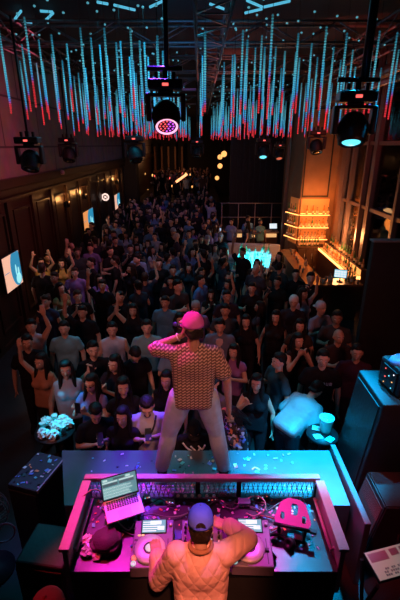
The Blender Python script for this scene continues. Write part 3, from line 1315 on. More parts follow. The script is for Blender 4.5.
def player(x, y, lab, rz):
    p = tag(empty('media_player', (x, y, TZ), rz), lab, 'DJ player', 'DJ players on the booth table')
    bm = bmesh.new()
    bbox(bm, -.16, .16, -.205, .205, 0.004, .105, .008)
    mesh_obj('body', bm, M['deck'], p)
    bm = bmesh.new()
    lathe(bm, [(0, .105), (.118, .105), (.122, .114), (.120, .124), (.112, .128), (.06, .129), (0, .129)], 40)
    j = mesh_obj('jog_wheel', bm, M['jog'], p, True, (-.02, -.06, 0))
    bm = bmesh.new()
    lathe(bm, [(0, .1295), (.034, .1295), (.034, .131), (0, .131)], 28)
    for a in range(1):
        pass
    d = mesh_obj('jog_display', bm, [M['jogc']], j)
    bm = bmesh.new()
    lathe(bm, [(.034, .1292), (.047, .1305), (.05, .1292)], 28)
    mesh_obj('jog_ring', bm, M['black'], j)
    bm = bmesh.new()
    mt = Matrix.Translation((0.0, .135, .105)) @ Matrix.Rotation(R(16), 4, 'X')
    bbox(bm, -.105, .105, -.055, .055, -.01, .022, .004, 0, mt)
    s_ = mesh_obj('display', bm, M['black'], p)
    bm = bmesh.new()
    box(bm, -.095, .095, -.048, .048, .0221, .0235, 0, mt)
    for k in range(5):
        box(bm, -.09, .02+.015*(k % 3), -.04+.017*k, -.032+.017*k, .0236, .0242, 1, mt)
    box(bm, .03, .085, -.03, .0, .0236, .0242, 1, mt)
    box(bm, -.03, .06, .012, .042, .0236, .0242, 1, mt)
    mesh_obj('screen', bm, [M['lcd'], M['lcdw']], s_)
    for (bx, by, m_) in ((-.135, -.125, 'ledred'), (-.135, -.170, 'jogc')):
        bm = bmesh.new()
        lathe(bm, [(0, .106), (.021, .106), (.021, .113), (.014, .116), (.014, .112), (0, .112)], 16, mtx=Matrix.Translation((bx, by, 0)))
        bmesh.ops.recalc_face_normals(bm, faces=bm.faces[:])
        mesh_obj('button', bm, M[m_], p)
    for (bx, by) in ((-.085, .065), (-.115, .065)):
        bm = bmesh.new()
        bbox(bm, bx-.011, bx+.011, by-.007, by+.007, .105, .11, .002)
        mesh_obj('button', bm, M['ledor'], p)
    bm = bmesh.new()
    box(bm, .115, .122, -.18, .03, .1055, .107)
    bbox(bm, .105, .133, -.085, -.06, .105, .122, .003)
    mesh_obj('pitch_fader', bm, M['black'], p)
    for k in range(4):
        bm = bmesh.new()
        bbox(bm, -.148, -.122, -.08+k*.032, -.062+k*.032, .105, .109, .002)
        mesh_obj('button', bm, M['black'], p)
    bm = bmesh.new()
    lathe(bm, [(0, .106), (.014, .106), (.013, .124), (0, .124)], 14, mtx=Matrix.Translation((.135, .15, 0)))
    mesh_obj('knob', bm, M['alu'], p)
    return p


PL = at_h(153, 543, TZ+.1)
PR = at_h(251, 542, TZ+.1)
player(PL.x, PL.y, 'DJ player under the hand of the DJ, nearest the laptop', R(2))
player(PR.x, PR.y, 'DJ player beside the magenta laptop stand', R(-2))
mxr = tag(empty('dj_mixer', ((PL.x+PR.x)/2, (PL.y+PR.y)/2+.0, TZ)), 'DJ mixer between the two players in front of the DJ', 'mixer')
bm = bmesh.new()
bbox(bm, -.165, .165, -.2, .2, .004, .105, .006)
mesh_obj('body', bm, M['deck'], mxr)
for c_i in range(6):
    for r_i in range(5):
        bm = bmesh.new()
        lathe(bm, [(0, .105), (.0105, .105), (.009, .123), (0, .123)], 10, mtx=Matrix.Translation((-.135+c_i*.054, .165-r_i*.042, 0)))
        k = mesh_obj('knob', bm, M['black'] if (c_i+r_i) % 3 else M['white'], mxr)
for c_i in range(4):
    bm = bmesh.new()
    bbox(bm, -.108+c_i*.054-.011, -.108+c_i*.054+.011, -.11, -.093, .105, .122, .003)
    mesh_obj('fader', bm, M['white'], mxr)
    bm = bmesh.new()
    for q in range(7):
        box(bm, -.085+c_i*.054-.003, -.085+c_i*.054+.003, -.03+q*.012, -.022+q*.012, .105, .107)
    mesh_obj('level_meter', bm, M['ledcy' if c_i % 2 else 'ledor'], mxr)
bm = bmesh.new()
bbox(bm, -.012, .012, -.175, -.155, .105, .122, .003)
mesh_obj('crossfader', bm, M['black'], mxr)

# ---- laptop on a riser
LA = at_h(104, 499, 1.52)
LB = at_h(134, 490, 1.52)
LC = at_h(146, 511, 1.52)
cen = (LA+LC)/2 + V((0, -.035, 0))
ang = math.atan2(LB.y-LA.y, LB.x-LA.x)
lap = tag(empty('laptop', cen, ang), 'open silver laptop showing DJ software at the corner of the booth', 'laptop')
lw, ld = .16, .115
bm = bmesh.new()
bbox(bm, -lw, lw, -ld, ld, 0, .014, .004)
base = mesh_obj('base', bm, M['alu'], lap)
bm = bmesh.new()
for rr_ in range(5):
    for cc in range(13):
        x0 = -.138+cc*.0213
        bbox(bm, x0, x0+.018, .010+rr_*.0185, .010+rr_*.0185+.0150, .0141, .0158, .0015, seg=1)
mesh_obj('keyboard', bm, M['black'], base)
bm = bmesh.new()
bbox(bm, -.055, .055, -.098, -.018, .0141, .0148, .0004, seg=1)
mesh_obj('trackpad', bm, mat('trackpad', (.5, .5, .52), .3, .3), base)
lidm = Matrix.Translation((0, ld, .014)) @ Matrix.Rotation(R(-18), 4, 'X')
bm = bmesh.new()
bbox(bm, -lw, lw, .0, .007, .0, .21, .003, 0, lidm)
lid = mesh_obj('lid', bm, M['black'], lap)
bm = bmesh.new()
box(bm, -lw+.01, lw-.01, -.0012, -.0002, .014, .2, 0, lidm)
rnd = random.Random(3)
for k in range(11):
    z0 = .022+k*.0088
    box(bm, -lw+.014, lw-.05-rnd.random()*.05, -.0022, -.0012, z0, z0+.005, 1 if k % 3 else 2, lidm)
for k in range(2):
    box(bm, -lw+.014+k*.145, -lw+.145+k*.145, -.0022, -.0012, .125, .15, 3, lidm)
    box(bm, -lw+.014+k*.145, -lw+.145+k*.145, -.0024, -.0014, .154, .166, 2, lidm)
    box(bm, -lw+.02+k*.2, -lw+.06+k*.2, -.0024, -.0014, .172, .190, 2, lidm)
box(bm, -.05, .05, -.0022, -.0012, .172, .190, 3, lidm)
mesh_obj('screen', bm, [mat('laptop_screen', (.1, .15, .16), .3, emit=(.12, .30, .33), strength=.9),
                        mat('screen_rows', (.1, .1, .1), .3, emit=(.35, .62, .62), strength=.9),
                        mat('screen_text', (.1, .1, .1), .3, emit=(.6, .8, .8), strength=.9),
                        mat('screen_wave', (.1, .1, .1), .3, emit=(.06, .12, .14), strength=.9)], lid)
# riser under the laptop
rs = tag(empty('laptop_riser', (cen.x, cen.y, TZ), ang), 'black riser holding the open laptop above the table', 'riser')
bm = bmesh.new()
bbox(bm, -.13, .13, -.09, .09, 1.505-TZ, 1.518-TZ, .003)
mesh_obj('plate', bm, M['blackmetal'], rs)
for sx in (-1, 1):
    bm = bmesh.new()
    cyl(bm, (sx*.11, .07, .0), (sx*.11, .07, 1.505-TZ), .008)
    cyl(bm, (sx*.11, -.07, .0), (sx*.11, -.07, 1.505-TZ), .008)
    cyl(bm, (sx*.11, -.07, .008), (sx*.11, .07, .008), .008)
    mesh_obj('leg_frame', bm, M['blackmetal'], rs)

# ---- headphone case, tissues
P = at_h(106, 541, TZ+.05)
hc = tag(empty('headphone_case', (P.x, P.y, TZ), R(-8)), 'rounded zip case lying between laptop and player', 'case')
for nm, z0, z1, g_ in (('lower_shell', .0, .042, 1), ('upper_shell', .046, .088, -1)):
    bm = bmesh.new()
    out = []
    for i in range(28):
        a = 2*PI*i/28
        out.append((.118*abs(math.cos(a))**.6*(1 if math.cos(a) > 0 else -1), .10*abs(math.sin(a))**.6*(1 if math.sin(a) > 0 else -1)))
    prism(bm, out, z0, z1)
    es = [e for e in bm.edges if all(abs(v.co.z-(z1 if g_ < 0 else z0)) < 1e-5 for v in e.verts)]
    bmesh.ops.bevel(bm, geom=es, offset=.028, segments=4, affect='EDGES')
    mesh_obj(nm, bm, mat('case_fabric_'+nm, (.10, .05, .10), .7, bump=.3, bscale=60), hc, True)
bm = bmesh.new()
tube(bm, [(x*.995, y*.995, .044) for x, y in out], .004, 6, closed=True)
mesh_obj('zip', bm, M['black'], hc)


def crumple(px, py, z, r, m_, name, lab, seed, cat='tissue'):
    rn = random.Random(seed)
    P = at_h(px, py, z+r*.4)
    bm = bmesh.new()
    bmesh.ops.create_icosphere(bm, subdivisions=3, radius=r)
    for v in bm.verts:
        v.co *= 1+rn.uniform(-.28, .28)
        v.co.z = max(v.co.z*.6, -r*.5)
    bm.normal_update()
    o = tag(mesh_obj(name, bm, m_, None, False, (P.x, P.y, z+r*.5)), lab, cat)
    return o


crumple(87, 540, TZ, .045, M['paper'], 'tissue', 'crumpled pink lit tissue beside the zip case', 1)
crumple(88, 551, TZ, .05, mat('clear_wrap', (.5, .6, .62), .15), 'plastic_wrap', 'crumpled clear plastic wrap at the table corner', 2, 'wrap')
crumple(97, 556, TZ, .035, M['paper'], 'tissue', 'small white tissue beside the crumpled plastic wrap', 3)

# ---- folding laptop stand
P = at_h(293, 514, TZ+.16)
ls = tag(empty('laptop_stand', (P.x, P.y, TZ), R(-14)), 'folding laptop stand with cut out magenta plate', 'laptop stand')
cu = bpy.data.curves.new('plate', 'CURVE')
cu.dimensions = '2D'
cu.fill_mode = 'BOTH'
cu.extrude = .003


def poly(pts):
    sp_ = cu.splines.new('POLY')
    sp_.points.add(len(pts)-1)
    for p, q in zip(sp_.points, pts):
        p.co = (*q, 0, 1)
    sp_.use_cyclic_u = True


poly([(-.14, -.10), (.13, -.10), (.15, -.06), (.10, .09), (.05, .12), (-.05, .12), (-.11, .07), (-.15, -.06)])


def rr(cx, cy, a, b_):
    return [(cx+a*(1 if math.cos(t) > 0 else -1)*abs(math.cos(t))**.5, cy+b_*(1 if math.sin(t) > 0 else -1)*abs(math.sin(t))**.5) for t in [2*PI*i/20 for i in range(20)]]


poly(rr(.01, .03, .028, .048))
poly(rr(-.085, -.035, .016, .03))
poly(rr(.09, -.04, .016, .03))
tmp = bpy.data.objects.new('tmpc', cu)
col.objects.link(tmp)
dg = bpy.context.evaluated_depsgraph_get()
pm = bpy.data.meshes.new_from_object(tmp.evaluated_get(dg))
bpy.data.objects.remove(tmp)
pm.name = 'plate'
pm.materials.clear()
pm.materials.append(mat('stand_plate', (.75, .06, .42), .4))
plate = link('plate', pm, ls)
plate.location = (0, 0, .17)
plate.rotation_euler = (R(18), 0, 0)
for sx in (-1, 1):
    bm = bmesh.new()
    tube(bm, [(sx*.11, -.09, .135), (sx*.10, -.13, .012), (sx*.10, .1, .012)], .012, 8)
    mesh_obj('leg', bm, M['blackmetal'], ls)
bm = bmesh.new()
cyl(bm, (-.10, -.12, .012), (.10, -.12, .012), .011)
cyl(bm, (-.15, -.11, .135), (.15, -.11, .135), .013)
bbox(bm, .14, .19, -.13, -.09, .125, .15, .004)
mesh_obj('crossbar', bm, M['blackmetal'], ls)

# ---- headphones
P = at_h(277, 545, TZ+.04)
hp_ = tag(empty('headphones', (P.x, P.y, TZ+.045), R(30)), 'black over-ear headphones lying beside the laptop stand', 'headphones')
bm = bmesh.new()
tube(bm, [(.095*math.cos(PI*i/16), .115*math.sin(PI*i/16)-.02, .0) for i in range(17)], .013, 8)
mesh_obj('headband', bm, M['rubber'], hp_)
for sx in (-1, 1):
    bm = bmesh.new()
    lathe(bm, [(0, -.025), (.042, -.025), (.047, -.01), (.04, .0), (.043, .012), (.043, .022), (.022, .022), (.018, .01), (0, .01)], 20, mtx=Matrix.Translation((sx*.095, -.045, 0)) @ Matrix.Rotation(-sx*R(60), 4, 'Y'))
    bmesh.ops.recalc_face_normals(bm, faces=bm.faces[:])
    mesh_obj('ear_cup', bm, M['black'], hp_, True)

# ---- cables


def cable(pts, r, m_, lab, z=TZ):
    bm = bmesh.new()
    P = []
    for p in pts:
        q = at_h(p[0], p[1], z+(p[2] if len(p) > 2 else .012))
        P.append(q)
    tube(bm, spline(P, 8), r, 7)
    return tag(mesh_obj('cable', bm, m_, None, True), lab, 'cable')


M['cabred'] = mat('red_cable', (.45, .08, .06), .5)
M['cabpale'] = mat('pale_cable', (.55, .42, .35), .5)
M['cabgrey'] = mat('grey_cable', (.22, .25, .24), .5)
cable([(82, 497, .2), (92, 490, .22), (100, 491, .16), (107, 497, .05), (102, 507, .02), (108, 513, .02), (116, 520, .02), (128, 530, .012), (134, 523, .02)], .006, M['cabpale'], 'pale cable looping off the side panel behind the laptop')
cable([(134, 519), (150, 514, .05), (166, 517, .03), (180, 516, .02), (188, 513)], .006, M['cabgrey'], 'grey cable running behind the player by the laptop')
cable([(243, 507), (249, 498, .04), (258, 496, .05), (265, 502, .05), (264, 511, .03), (254, 516, .02), (246, 513, .02)], .006, M['cabpale'], 'pale cable coiled in a loop behind the mixer')
cable([(258, 515), (268, 517, .03), (277, 520, .03), (279, 526, .02), (271, 531, .02)], .006, M['cabred'], 'red cable curling beside the second player')
cable([(222, 505), (232, 509, .02), (241, 505, .02), (252, 507, .02), (262, 511)], .005, M['cabgrey'], 'grey cable lying behind the hand of the DJ')
cable([(128, 527), (140, 531, .01), (133, 535, .012), (122, 530, .012)], .005, M['cabgrey'], 'grey cable tail curled under the laptop')

bm = bmesh.new()
bbox(bm, -.055, .055, -.035, .035, 0, .04, .005)
P = at_h(244, 504, TZ)
pb = tag(mesh_obj('power_box', bm, mat('teal_box', (.12, .3, .32), .4), None, False, (P.x, P.y, TZ+.002)), 'small teal box on the table behind the second player', 'box')
bm = bmesh.new()
bbox(bm, -.2, .2, -.03, .03, 0, .045, .005)
P = at_h(196, 497, TZ)
ps = tag(mesh_obj('power_strip', bm, M['black'], None, False, (P.x, P.y-.03, TZ+.002)), 'black power strip along the mesh screen', 'power strip')
for k in range(6):
    bm = bmesh.new()
    lathe(bm, [(0, .0452), (.017, .0452), (.017, .047), (0, .047)], 12, mtx=Matrix.Translation((-.165+k*.066, 0, 0)))
    mesh_obj('socket', bm, M['alu'], ps)

for k, (px, py, a_, sx_, sy_, sz_, m_, lb) in enumerate(((212, 501, 5, .05, .035, .03, 'black', 'small black network hub behind the mixer'), (170, 503, -10, .045, .03, .025, 'deck', 'small grey adapter behind the player nearest the laptop'), (262, 499, 12, .07, .02, .03, 'black', 'flat black adapter under the mesh screen on the teal side'), (147, 500, 20, .03, .03, .04, 'deck', 'small grey cube charger behind the open laptop'))):
    P = at_h(px, py, TZ)
    e_ = tag(empty('adapter_box', (P.x, P.y, TZ+.001), R(a_)), lb, 'adapter')
    bm = bmesh.new()
    bbox(bm, -sx_, sx_, -sy_, sy_, 0, sz_, .004)
    mesh_obj('body', bm, M[m_], e_)
    for q in range(3):
        bm = bmesh.new()
        ball(bm, (-sx_*.6+q*sx_*.6, -sy_*.5, sz_), .005, sub=1)
        mesh_obj('light', bm, M[('ledcy', 'ledred', 'ledwh')[(q+k) % 3]], e_)
M['cabblk'] = mat('black_cable', (.02, .02, .022), .4)
cable([(150, 506), (160, 499, .03), (172, 506, .03), (184, 500, .02), (196, 506, .02)], .006, M['cabblk'], 'black cable tangled behind the player nearest the laptop')
cable([(206, 508), (217, 500, .03), (230, 506, .03), (238, 498, .02), (250, 501, .02), (270, 505)], .006, M['cabblk'], 'black cable tangled behind the mixer')
cable([(268, 511), (285, 500, .02), (300, 497, .02), (306, 505)], .006, M['cabgrey'], 'grey cable passing behind the magenta laptop stand')

# ---- confetti
CC = [mat('confetti_'+n, c, .45) for n, c in (('pink', (.9, .25, .6)), ('blue', (.15, .35, .9)), ('white', (.85, .85, .85)), ('orange', (.9, .35, .12)), ('teal', (.15, .75, .75)), ('black', (.02, .02, .03)))]


def confetti(lab, n, fn, seed, size=.016):
    rn = random.Random(seed)
    bm = bmesh.new()
    for i in range(n):
        p = fn(rn)
        a = rn.uniform(0, PI)
        s = size*rn.uniform(.5, 1.5)
        t = s*rn.uniform(.35, .9)
        m_ = Matrix.Translation(V(p)+V((0, 0, .004+.004*rn.random()))) @ Euler((rn.uniform(-.3, .3), rn.uniform(-.3, .3), a)).to_matrix().to_4x4()
        box(bm, -s, s, -t, t, -.0008, .0008, rn.choice((0, 0, 1, 1, 2, 2, 3, 4, 4, 5, 5)), m_)
    return tag(mesh_obj('confetti', bm, CC), lab, 'confetti', None, 'stuff')


confetti('paper confetti scattered over the stage riser', 120, lambda r_: (r_.triangular(-1.25, 1.2, -.1), r_.uniform(2.95, 3.55), STZ), 5)
confetti('paper confetti and scraps scattered over the DJ table', 210, lambda r_: (r_.uniform(-.93, 1.0), r_.choice((r_.uniform(2.55, 2.77), r_.uniform(2.2, 2.77))), TZ), 6, .013)

# ================================================================== SPEAKERS AND STAGE SIDES
M['grille'] = mat('speaker_grille', (.05, .035, .037), .55, .2, vary=.3, bscale=120, bump=.3)
M['cab'] = mat('speaker_cabinet', (.028, .028, .032), .55, vary=.25, bscale=25, bump=.15)
# tall PA cabinet on the right
pa = tag(empty('loudspeaker', (1.81, 3.30, .5)), 'tall dark PA loudspeaker at the cyan lit end of the stage', 'loudspeaker')
bm = bmesh.new()
bbox(bm, 0, .62, 0, .66, 0.0, 1.56, .012)
for v in bm.verts:
    if v.co.x < .3:
        v.co.x -= .17*(1-v.co.z/1.56)
mesh_obj('cabinet', bm, M['cab'], pa)
bm = bmesh.new()
bbox(bm, -.012, .0, .05, .61, .08, 1.50, .004)
for v in bm.verts:
    v.co.x -= .17*(1-v.co.z/1.56)
mesh_obj('side_panel', bm, M['cab'], pa)
bm = bmesh.new()
bbox(bm, .06, .56, .661, .68, .1, 1.50, .004)
mesh_obj('grille', bm, M['grille'], pa)
# effect machine standing on it
P = V((2.09, 3.60, 2.061))
fm = tag(empty('fog_machine', P, R(8)), 'ribbed stage effect machine with blue top on the tall loudspeaker', 'fog machine')
bm = bmesh.new()
bbox(bm, -.13, .25, -.19, .19, .0, .30, .03)
mesh_obj('body', bm, M['black'], fm)
bm = bmesh.new()
for k in range(8):
    tube(bm, spline([(-.02+k*.036, -.20, .02), (-.02+k*.036, -.235, .10), (-.02+k*.036, -.23, .20), (-.02+k*.036, -.17, .29)], 5), .006, 6)
for z_, y_ in ((.06, -.222), (.15, -.236), (.24, -.212)):
    cyl(bm, (-.03, y_, z_), (.24, y_, z_), .005, n=6)
mesh_obj('guard', bm, mat('guard_metal', (.30, .22, .2), .4, .4), fm)
bm = bmesh.new()
ball(bm, (.06, .02, .30), (.2, .14, .07))
mesh_obj('hood', bm, mat('hood_blue', (.16, .3, .55), .35), fm)
bm = bmesh.new()
bbox(bm, -.146, -.13, -.13, .1, .03, .26, .004)
cp = mesh_obj('control_panel', bm, M['black'], fm)
for i, (yy, zz, m_) in enumerate(((-.09, .22, 'ledwh'), (.05, .22, 'ledred'), (-.08, .13, 'ledor'), (.04, .13, 'ledred'), (-.08, .06, 'ledcy'), (.05, .06, 'ledor'), (-.02, .17, 'ledcy'))):
    bm = bmesh.new()
    ball(bm, (-.147, yy, zz), .008, sub=1)
    mesh_obj('light', bm, M[m_], cp)

# wedge monitor on the DJ platform, right
wd = tag(empty('stage_monitor', (0, 0, .5)), 'dark red grilled floor monitor in front of the tall PA loudspeaker', 'stage monitor')
A = [(1.55, .0), (1.71, .84), (2.10, .84), (2.16, .0)]
bm = bmesh.new()
va = [bm.verts.new((x, 2.74, z)) for x, z in A]
vb = [bm.verts.new((x, 3.18, z)) for x, z in A]
bm.faces.new(va)
bm.faces.new(vb[::-1])
for i in range(4):
    bm.faces.new((va[i], vb[i], vb[(i+1) % 4], va[(i+1) % 4]))
bmesh.ops.recalc_face_normals(bm, faces=bm.faces[:])
bmesh.ops.bevel(bm, geom=bm.edges[:], offset=.012, segments=2, affect='EDGES')
mesh_obj('cabinet', bm, M['cab'], wd)
bm = bmesh.new()
nrm = V((-.84, 0, .16)).normalized()
b0, b1 = V((1.55, 3.0, .0)), V((1.71, 3.0, .84))
q = [b0.lerp(b1, .06)+nrm*.008, b0.lerp(b1, .94)+nrm*.008]
v4 = [bm.verts.new(p) for p in (V((q[0].x, 2.77, q[0].z)), V((q[0].x, 3.15, q[0].z)), V((q[1].x, 3.15, q[1].z)), V((q[1].x, 2.77, q[1].z)))]
f4 = bm.faces.new(v4)
r_ = bmesh.ops.extrude_face_region(bm, geom=[f4])
for v in r_['geom']:
    if isinstance(v, bmesh.types.BMVert):
        v.co -= nrm*.006
bmesh.ops.recalc_face_normals(bm, faces=bm.faces[:])
mesh_obj('grille', bm, mat('red_grille', (.16, .05, .05), .6, bump=.4, bscale=140), wd)
bm = bmesh.new()
tube(bm, spline([(1.85, 2.735, .3), (1.87, 2.70, .4), (1.89, 2.735, .5)], 4), .012, 6)
mesh_obj('handle', bm, M['rubber'], wd)

# left speaker with confetti-strewn top
ls_ = tag(empty('loudspeaker', (-1.84, 3.52, 0), R(-16)), 'waist high subwoofer with confetti on top left of the stage', 'loudspeaker')
bm = bmesh.new()
bbox(bm, -.19, .19, -.26, .26, 0, 1.02, .015)
mesh_obj('cabinet', bm, M['cab'], ls_)
bm = bmesh.new()
bbox(bm, -.17, .17, -.275, -.26, .06, .96, .004)
mesh_obj('grille', bm, M['grille'], ls_)
bm = bmesh.new()
bbox(bm, .18, .197, -.255, .255, .985, 1.028, .005)
mesh_obj('edge_strip', bm, mat('edge_strip', (.5, .4, .5), .4), ls_)
rot = Matrix.Rotation(R(-16), 3, 'Z')


def top_fn(r2):
    p = rot @ V((r2.uniform(-.17, .17), r2.uniform(-.24, .24), 0))
    return (-1.84+p.x, 3.52+p.y, 1.021)


confetti('paper confetti on top of the waist high subwoofer', 36, top_fn, 8, .018)
# small monitor in front of it, on the platform
mn = tag(empty('stage_monitor', (-1.38, 2.60, .5), R(-8)), 'black floor monitor on the platform between subwoofer and booth', 'stage monitor')
bm = bmesh.new()
bbox(bm, -.22, .22, -.2, .2, 0, .55, .02)
mesh_obj('cabinet', bm, M['cab'], mn)
bm = bmesh.new()
bbox(bm, -.21, .21, -.214, -.2, .04, .5, .004)
mesh_obj('grille', bm, M['grille'], mn)

# fan on the platform, left edge
fp = V((-2.05, 2.74, .5))
fa = tag(empty('pedestal_fan', fp, R(25)), 'pedestal fan with round wire cage beside the DJ platform', 'fan')
bm = bmesh.new()
lathe(bm, [(0, 0), (.2, 0), (.2, .02), (.04, .05), (.022, .07), (.022, .62), (0, .62)], 20)
mesh_obj('stand', bm, M['black'], fa, True)
bm = bmesh.new()
C0 = V((0, -.08, .82))
for yy, rr_ in ((-.05, .25), (.05, .25), (0, .262), (-.07, .17), (.07, .17)):
    tube(bm, [C0+V((rr_*math.cos(2*PI*i/32), yy, rr_*math.sin(2*PI*i/32))) for i in range(32)], .005, 6, closed=True)
for i in range(36):
    a = 2*PI*i/36
    c_, s_ = math.cos(a), math.sin(a)
    for sg in (1, -1):
        tube(bm, [C0+V((.05*c_, sg*.085, .05*s_)), C0+V((.17*c_, sg*.07, .17*s_)), C0+V((.26*c_, 0, .26*s_))], .0022, 4)
mesh_obj('cage', bm, mat('fan_wire', (.4, .34, .38), .4, .4), fa)
bm = bmesh.new()
for k in range(4):
    m_ = Matrix.Translation(C0) @ Matrix.Rotation(k*PI/2, 4, 'Y') @ Matrix.Translation((0, 0, .125)) @ Matrix.Rotation(R(24), 4, 'Z')
    bbox(bm, -.075, .075, -.004, .004, -.1, .1, .003, 0, m_)
cyl(bm, C0+V((0, -.05, 0)), C0+V((0, .06, 0)), .045, n=16)
mesh_obj('blades', bm, mat('fan_blade', (.2, .18, .22), .35), fa)
bm = bmesh.new()
cyl(bm, C0+V((0, .07, 0)), C0+V((0, .2, 0)), .07, .05, 16)
mesh_obj('motor', bm, M['black'], fa)
bm = bmesh.new()
tube(bm, [C0+V((.19+.09*math.cos(2*PI*i/24), -.1, -.20+.11*math.sin(2*PI*i/24))) for i in range(24)], .009, 8, closed=True)
o = mesh_obj('cable_coil', bm, mat('coil', (.55, .3, .5), .45), fa)

# lighting console, bottom right
P = at_h(398, 566, 1.42)
lc = tag(empty('lighting_console', (P.x-.02, P.y+.04, .5), R(14)), 'pale lighting console with rows of small keys on a black stand', 'console')
mt = Matrix.Translation((0, 0, .92)) @ Matrix.Rotation(R(9), 4, 'X')
bm = bmesh.new()
mt = mt @ Matrix.Scale(.72, 4)
bbox(bm, -.27, .27, -.15, .15, -.05, 0, .006, 0, mt)
mesh_obj('body', bm, M['black'], lc)
bm = bmesh.new()
box(bm, -.262, .262, -.142, .142, .0, .003, 0, mt)
kp = mesh_obj('face_panel', bm, M['pale'], lc)
bm = bmesh.new()
for i in range(16):
    for j in range(3):
        if (i*7+j*5) % 11 < 8:
            box(bm, -.16+i*.026, -.143+i*.026, -.12+j*.03, -.102+j*.03, .003, .006, 0, mt)
mesh_obj('keypad', bm, mat('small_keys', (.3, .45, .45), .4), kp)
bm = bmesh.new()
for (a, b_, c_, d_) in ((-.24, -.02, .03, .12), (.02, .12, .05, .12), (.15, .24, .02, .12)):
    box(bm, a, b_, c_, d_, .003, .005, 0, mt)
mesh_obj('display', bm, mat('panel_display', (.52, .55, .5), .3), kp)
for sx in (-1, 1):
    bm = bmesh.new()
    cyl(bm, (sx*.2, -.1, .0), (sx*.2, .1, .87), .015)
    cyl(bm, (sx*.2, .1, .0), (sx*.2, -.1, .85), .015)
    mesh_obj('leg', bm, M['blackmetal'], lc)

# tall black partition panel, right
bm = bmesh.new()
bbox(bm, 2.84, 4.1, 6.42, 6.55, 0, 2.97, .01)
tp = tag(mesh_obj('partition_panel', bm, M['blackmatte']), 'tall black partition panel standing on the dance floor before the windows', 'partition')
bm = bmesh.new()
bbox(bm, 2.82, 4.1, 6.40, 6.57, 2.971, 3.0, .004)
mesh_obj('top_cap', bm, mat('cap_metal', (.3, .33, .36), .4, .4), tp)

# side table right of the stage: bucket and napkins; left pile of cups
P = at_h(331, 447, 1.18)
tb = tag(empty('cocktail_table', (1.5, 3.98, 0)), 'small black table crowded against the cyan end of the stage', 'table')
bm = bmesh.new()
lathe(bm, [(0, 1.12), (.19, 1.12), (.19, 1.15), (0, 1.15)], 24)
mesh_obj('table_top', bm, M['black'], tb)
bm = bmesh.new()
lathe(bm, [(0, 0), (.10, 0), (.10, .02), (.03, .04), (.025, 1.119), (0, 1.119)], 16)
mesh_obj('pedestal', bm, M['blackmetal'], tb, True)
TBX, TBY = 1.5, 3.98
bk = tag(empty('ice_bucket', (TBX+.05, TBY+.05, 1.15)), 'pale ice bucket on the small table at the stage end', 'bucket')
bm = bmesh.new()
lathe(bm, [(0, 0), (.06, 0), (.085, .19), (.092, .2), (.085, .195), (.075, .15), (0, .15)], 20)
mesh_obj('pail', bm, M['white'], bk, True)
bm = bmesh.new()
for k in range(14):
    a = k*2.4
    ball(bm, (.012*k**.5*1.4*math.cos(a), .012*k**.5*1.4*math.sin(a), .165), (.018, .018, .016), sub=1)
o = mesh_obj('ice', bm, mat('ice', (.8, .85, .9), .2), bk)
o['kind'] = 'stuff'
for k, (dx, dy, rz) in enumerate(((-.07, -.06, 10), (.06, -.11, 40), (-.05, .09, -20))):
    bm = bmesh.new()
    bbox(bm, -.05, .05, -.04, .04, 0, .012, .004)
    o = tag(mesh_obj('napkin', bm, M['paper'], None, False, (TBX+dx, TBY+dy, 1.151)), ['folded napkin on the small table, nearest the stage board', 'folded napkin on the small table in front of the ice bucket', 'folded napkin on the small table behind the ice bucket'][k], 'napkin')
    o.rotation_euler = (0, 0, R(rz))

# left: bar table with crumpled cups and napkins
P = at_h(55, 430, 1.02)
t2 = tag(empty('cocktail_table', (P.x, P.y, 0)), 'round black table covered with crumpled napkins and cups beyond the subwoofer', 'table')
bm = bmesh.new()
lathe(bm, [(0, .99), (.25, .99), (.25, 1.02), (0, 1.02)], 28)
mesh_obj('table_top', bm, M['black'], t2)
bm = bmesh.new()
lathe(bm, [(0, 0), (.22, 0), (.22, .02), (.03, .04), (.025, .989), (0, .989)], 16)
mesh_obj('pedestal', bm, M['blackmetal'], t2, True)
places = [(-.15, .12), (-.05, .16), (.06, .15), (.15, .07), (-.15, .0), (.0, .04), (-.1, -.12), (.13, -.06), (.03, -.15)]
for k, (dx, dy) in enumerate(places):
    if k in (1, 4, 7):
        continue
    rn = random.Random(50+k)
    bm = bmesh.new()
    bmesh.ops.create_icosphere(bm, subdivisions=3, radius=.07)
    for v in bm.verts:
        v.co *= 1+rn.uniform(-.3, .3)
        v.co.z = max(v.co.z*.8, -.045)
    tag(mesh_obj('napkin', bm, M['paper'], None, False, (P.x+dx, P.y+dy, 1.067)), 'crumpled napkin in the pile on the round table beyond the subwoofer', 'napkin', 'crumpled napkins on the round table')
for k in (1, 4, 7):
    dx, dy = places[k]
    bm = bmesh.new()
    lathe(bm, [(0, 0), (.028, 0), (.038, .11), (.041, .112), (.036, .11), (.027, .01), (0, .01)], 16)
    tag(mesh_obj('cup', bm, M['white'], None, True, (P.x+dx, P.y+dy, 1.021)), 'white plastic cup among the crumpled napkins', 'cup', 'cups on the round table')

# ================================================================== CEILING RIG
# truss lattice under the ceiling


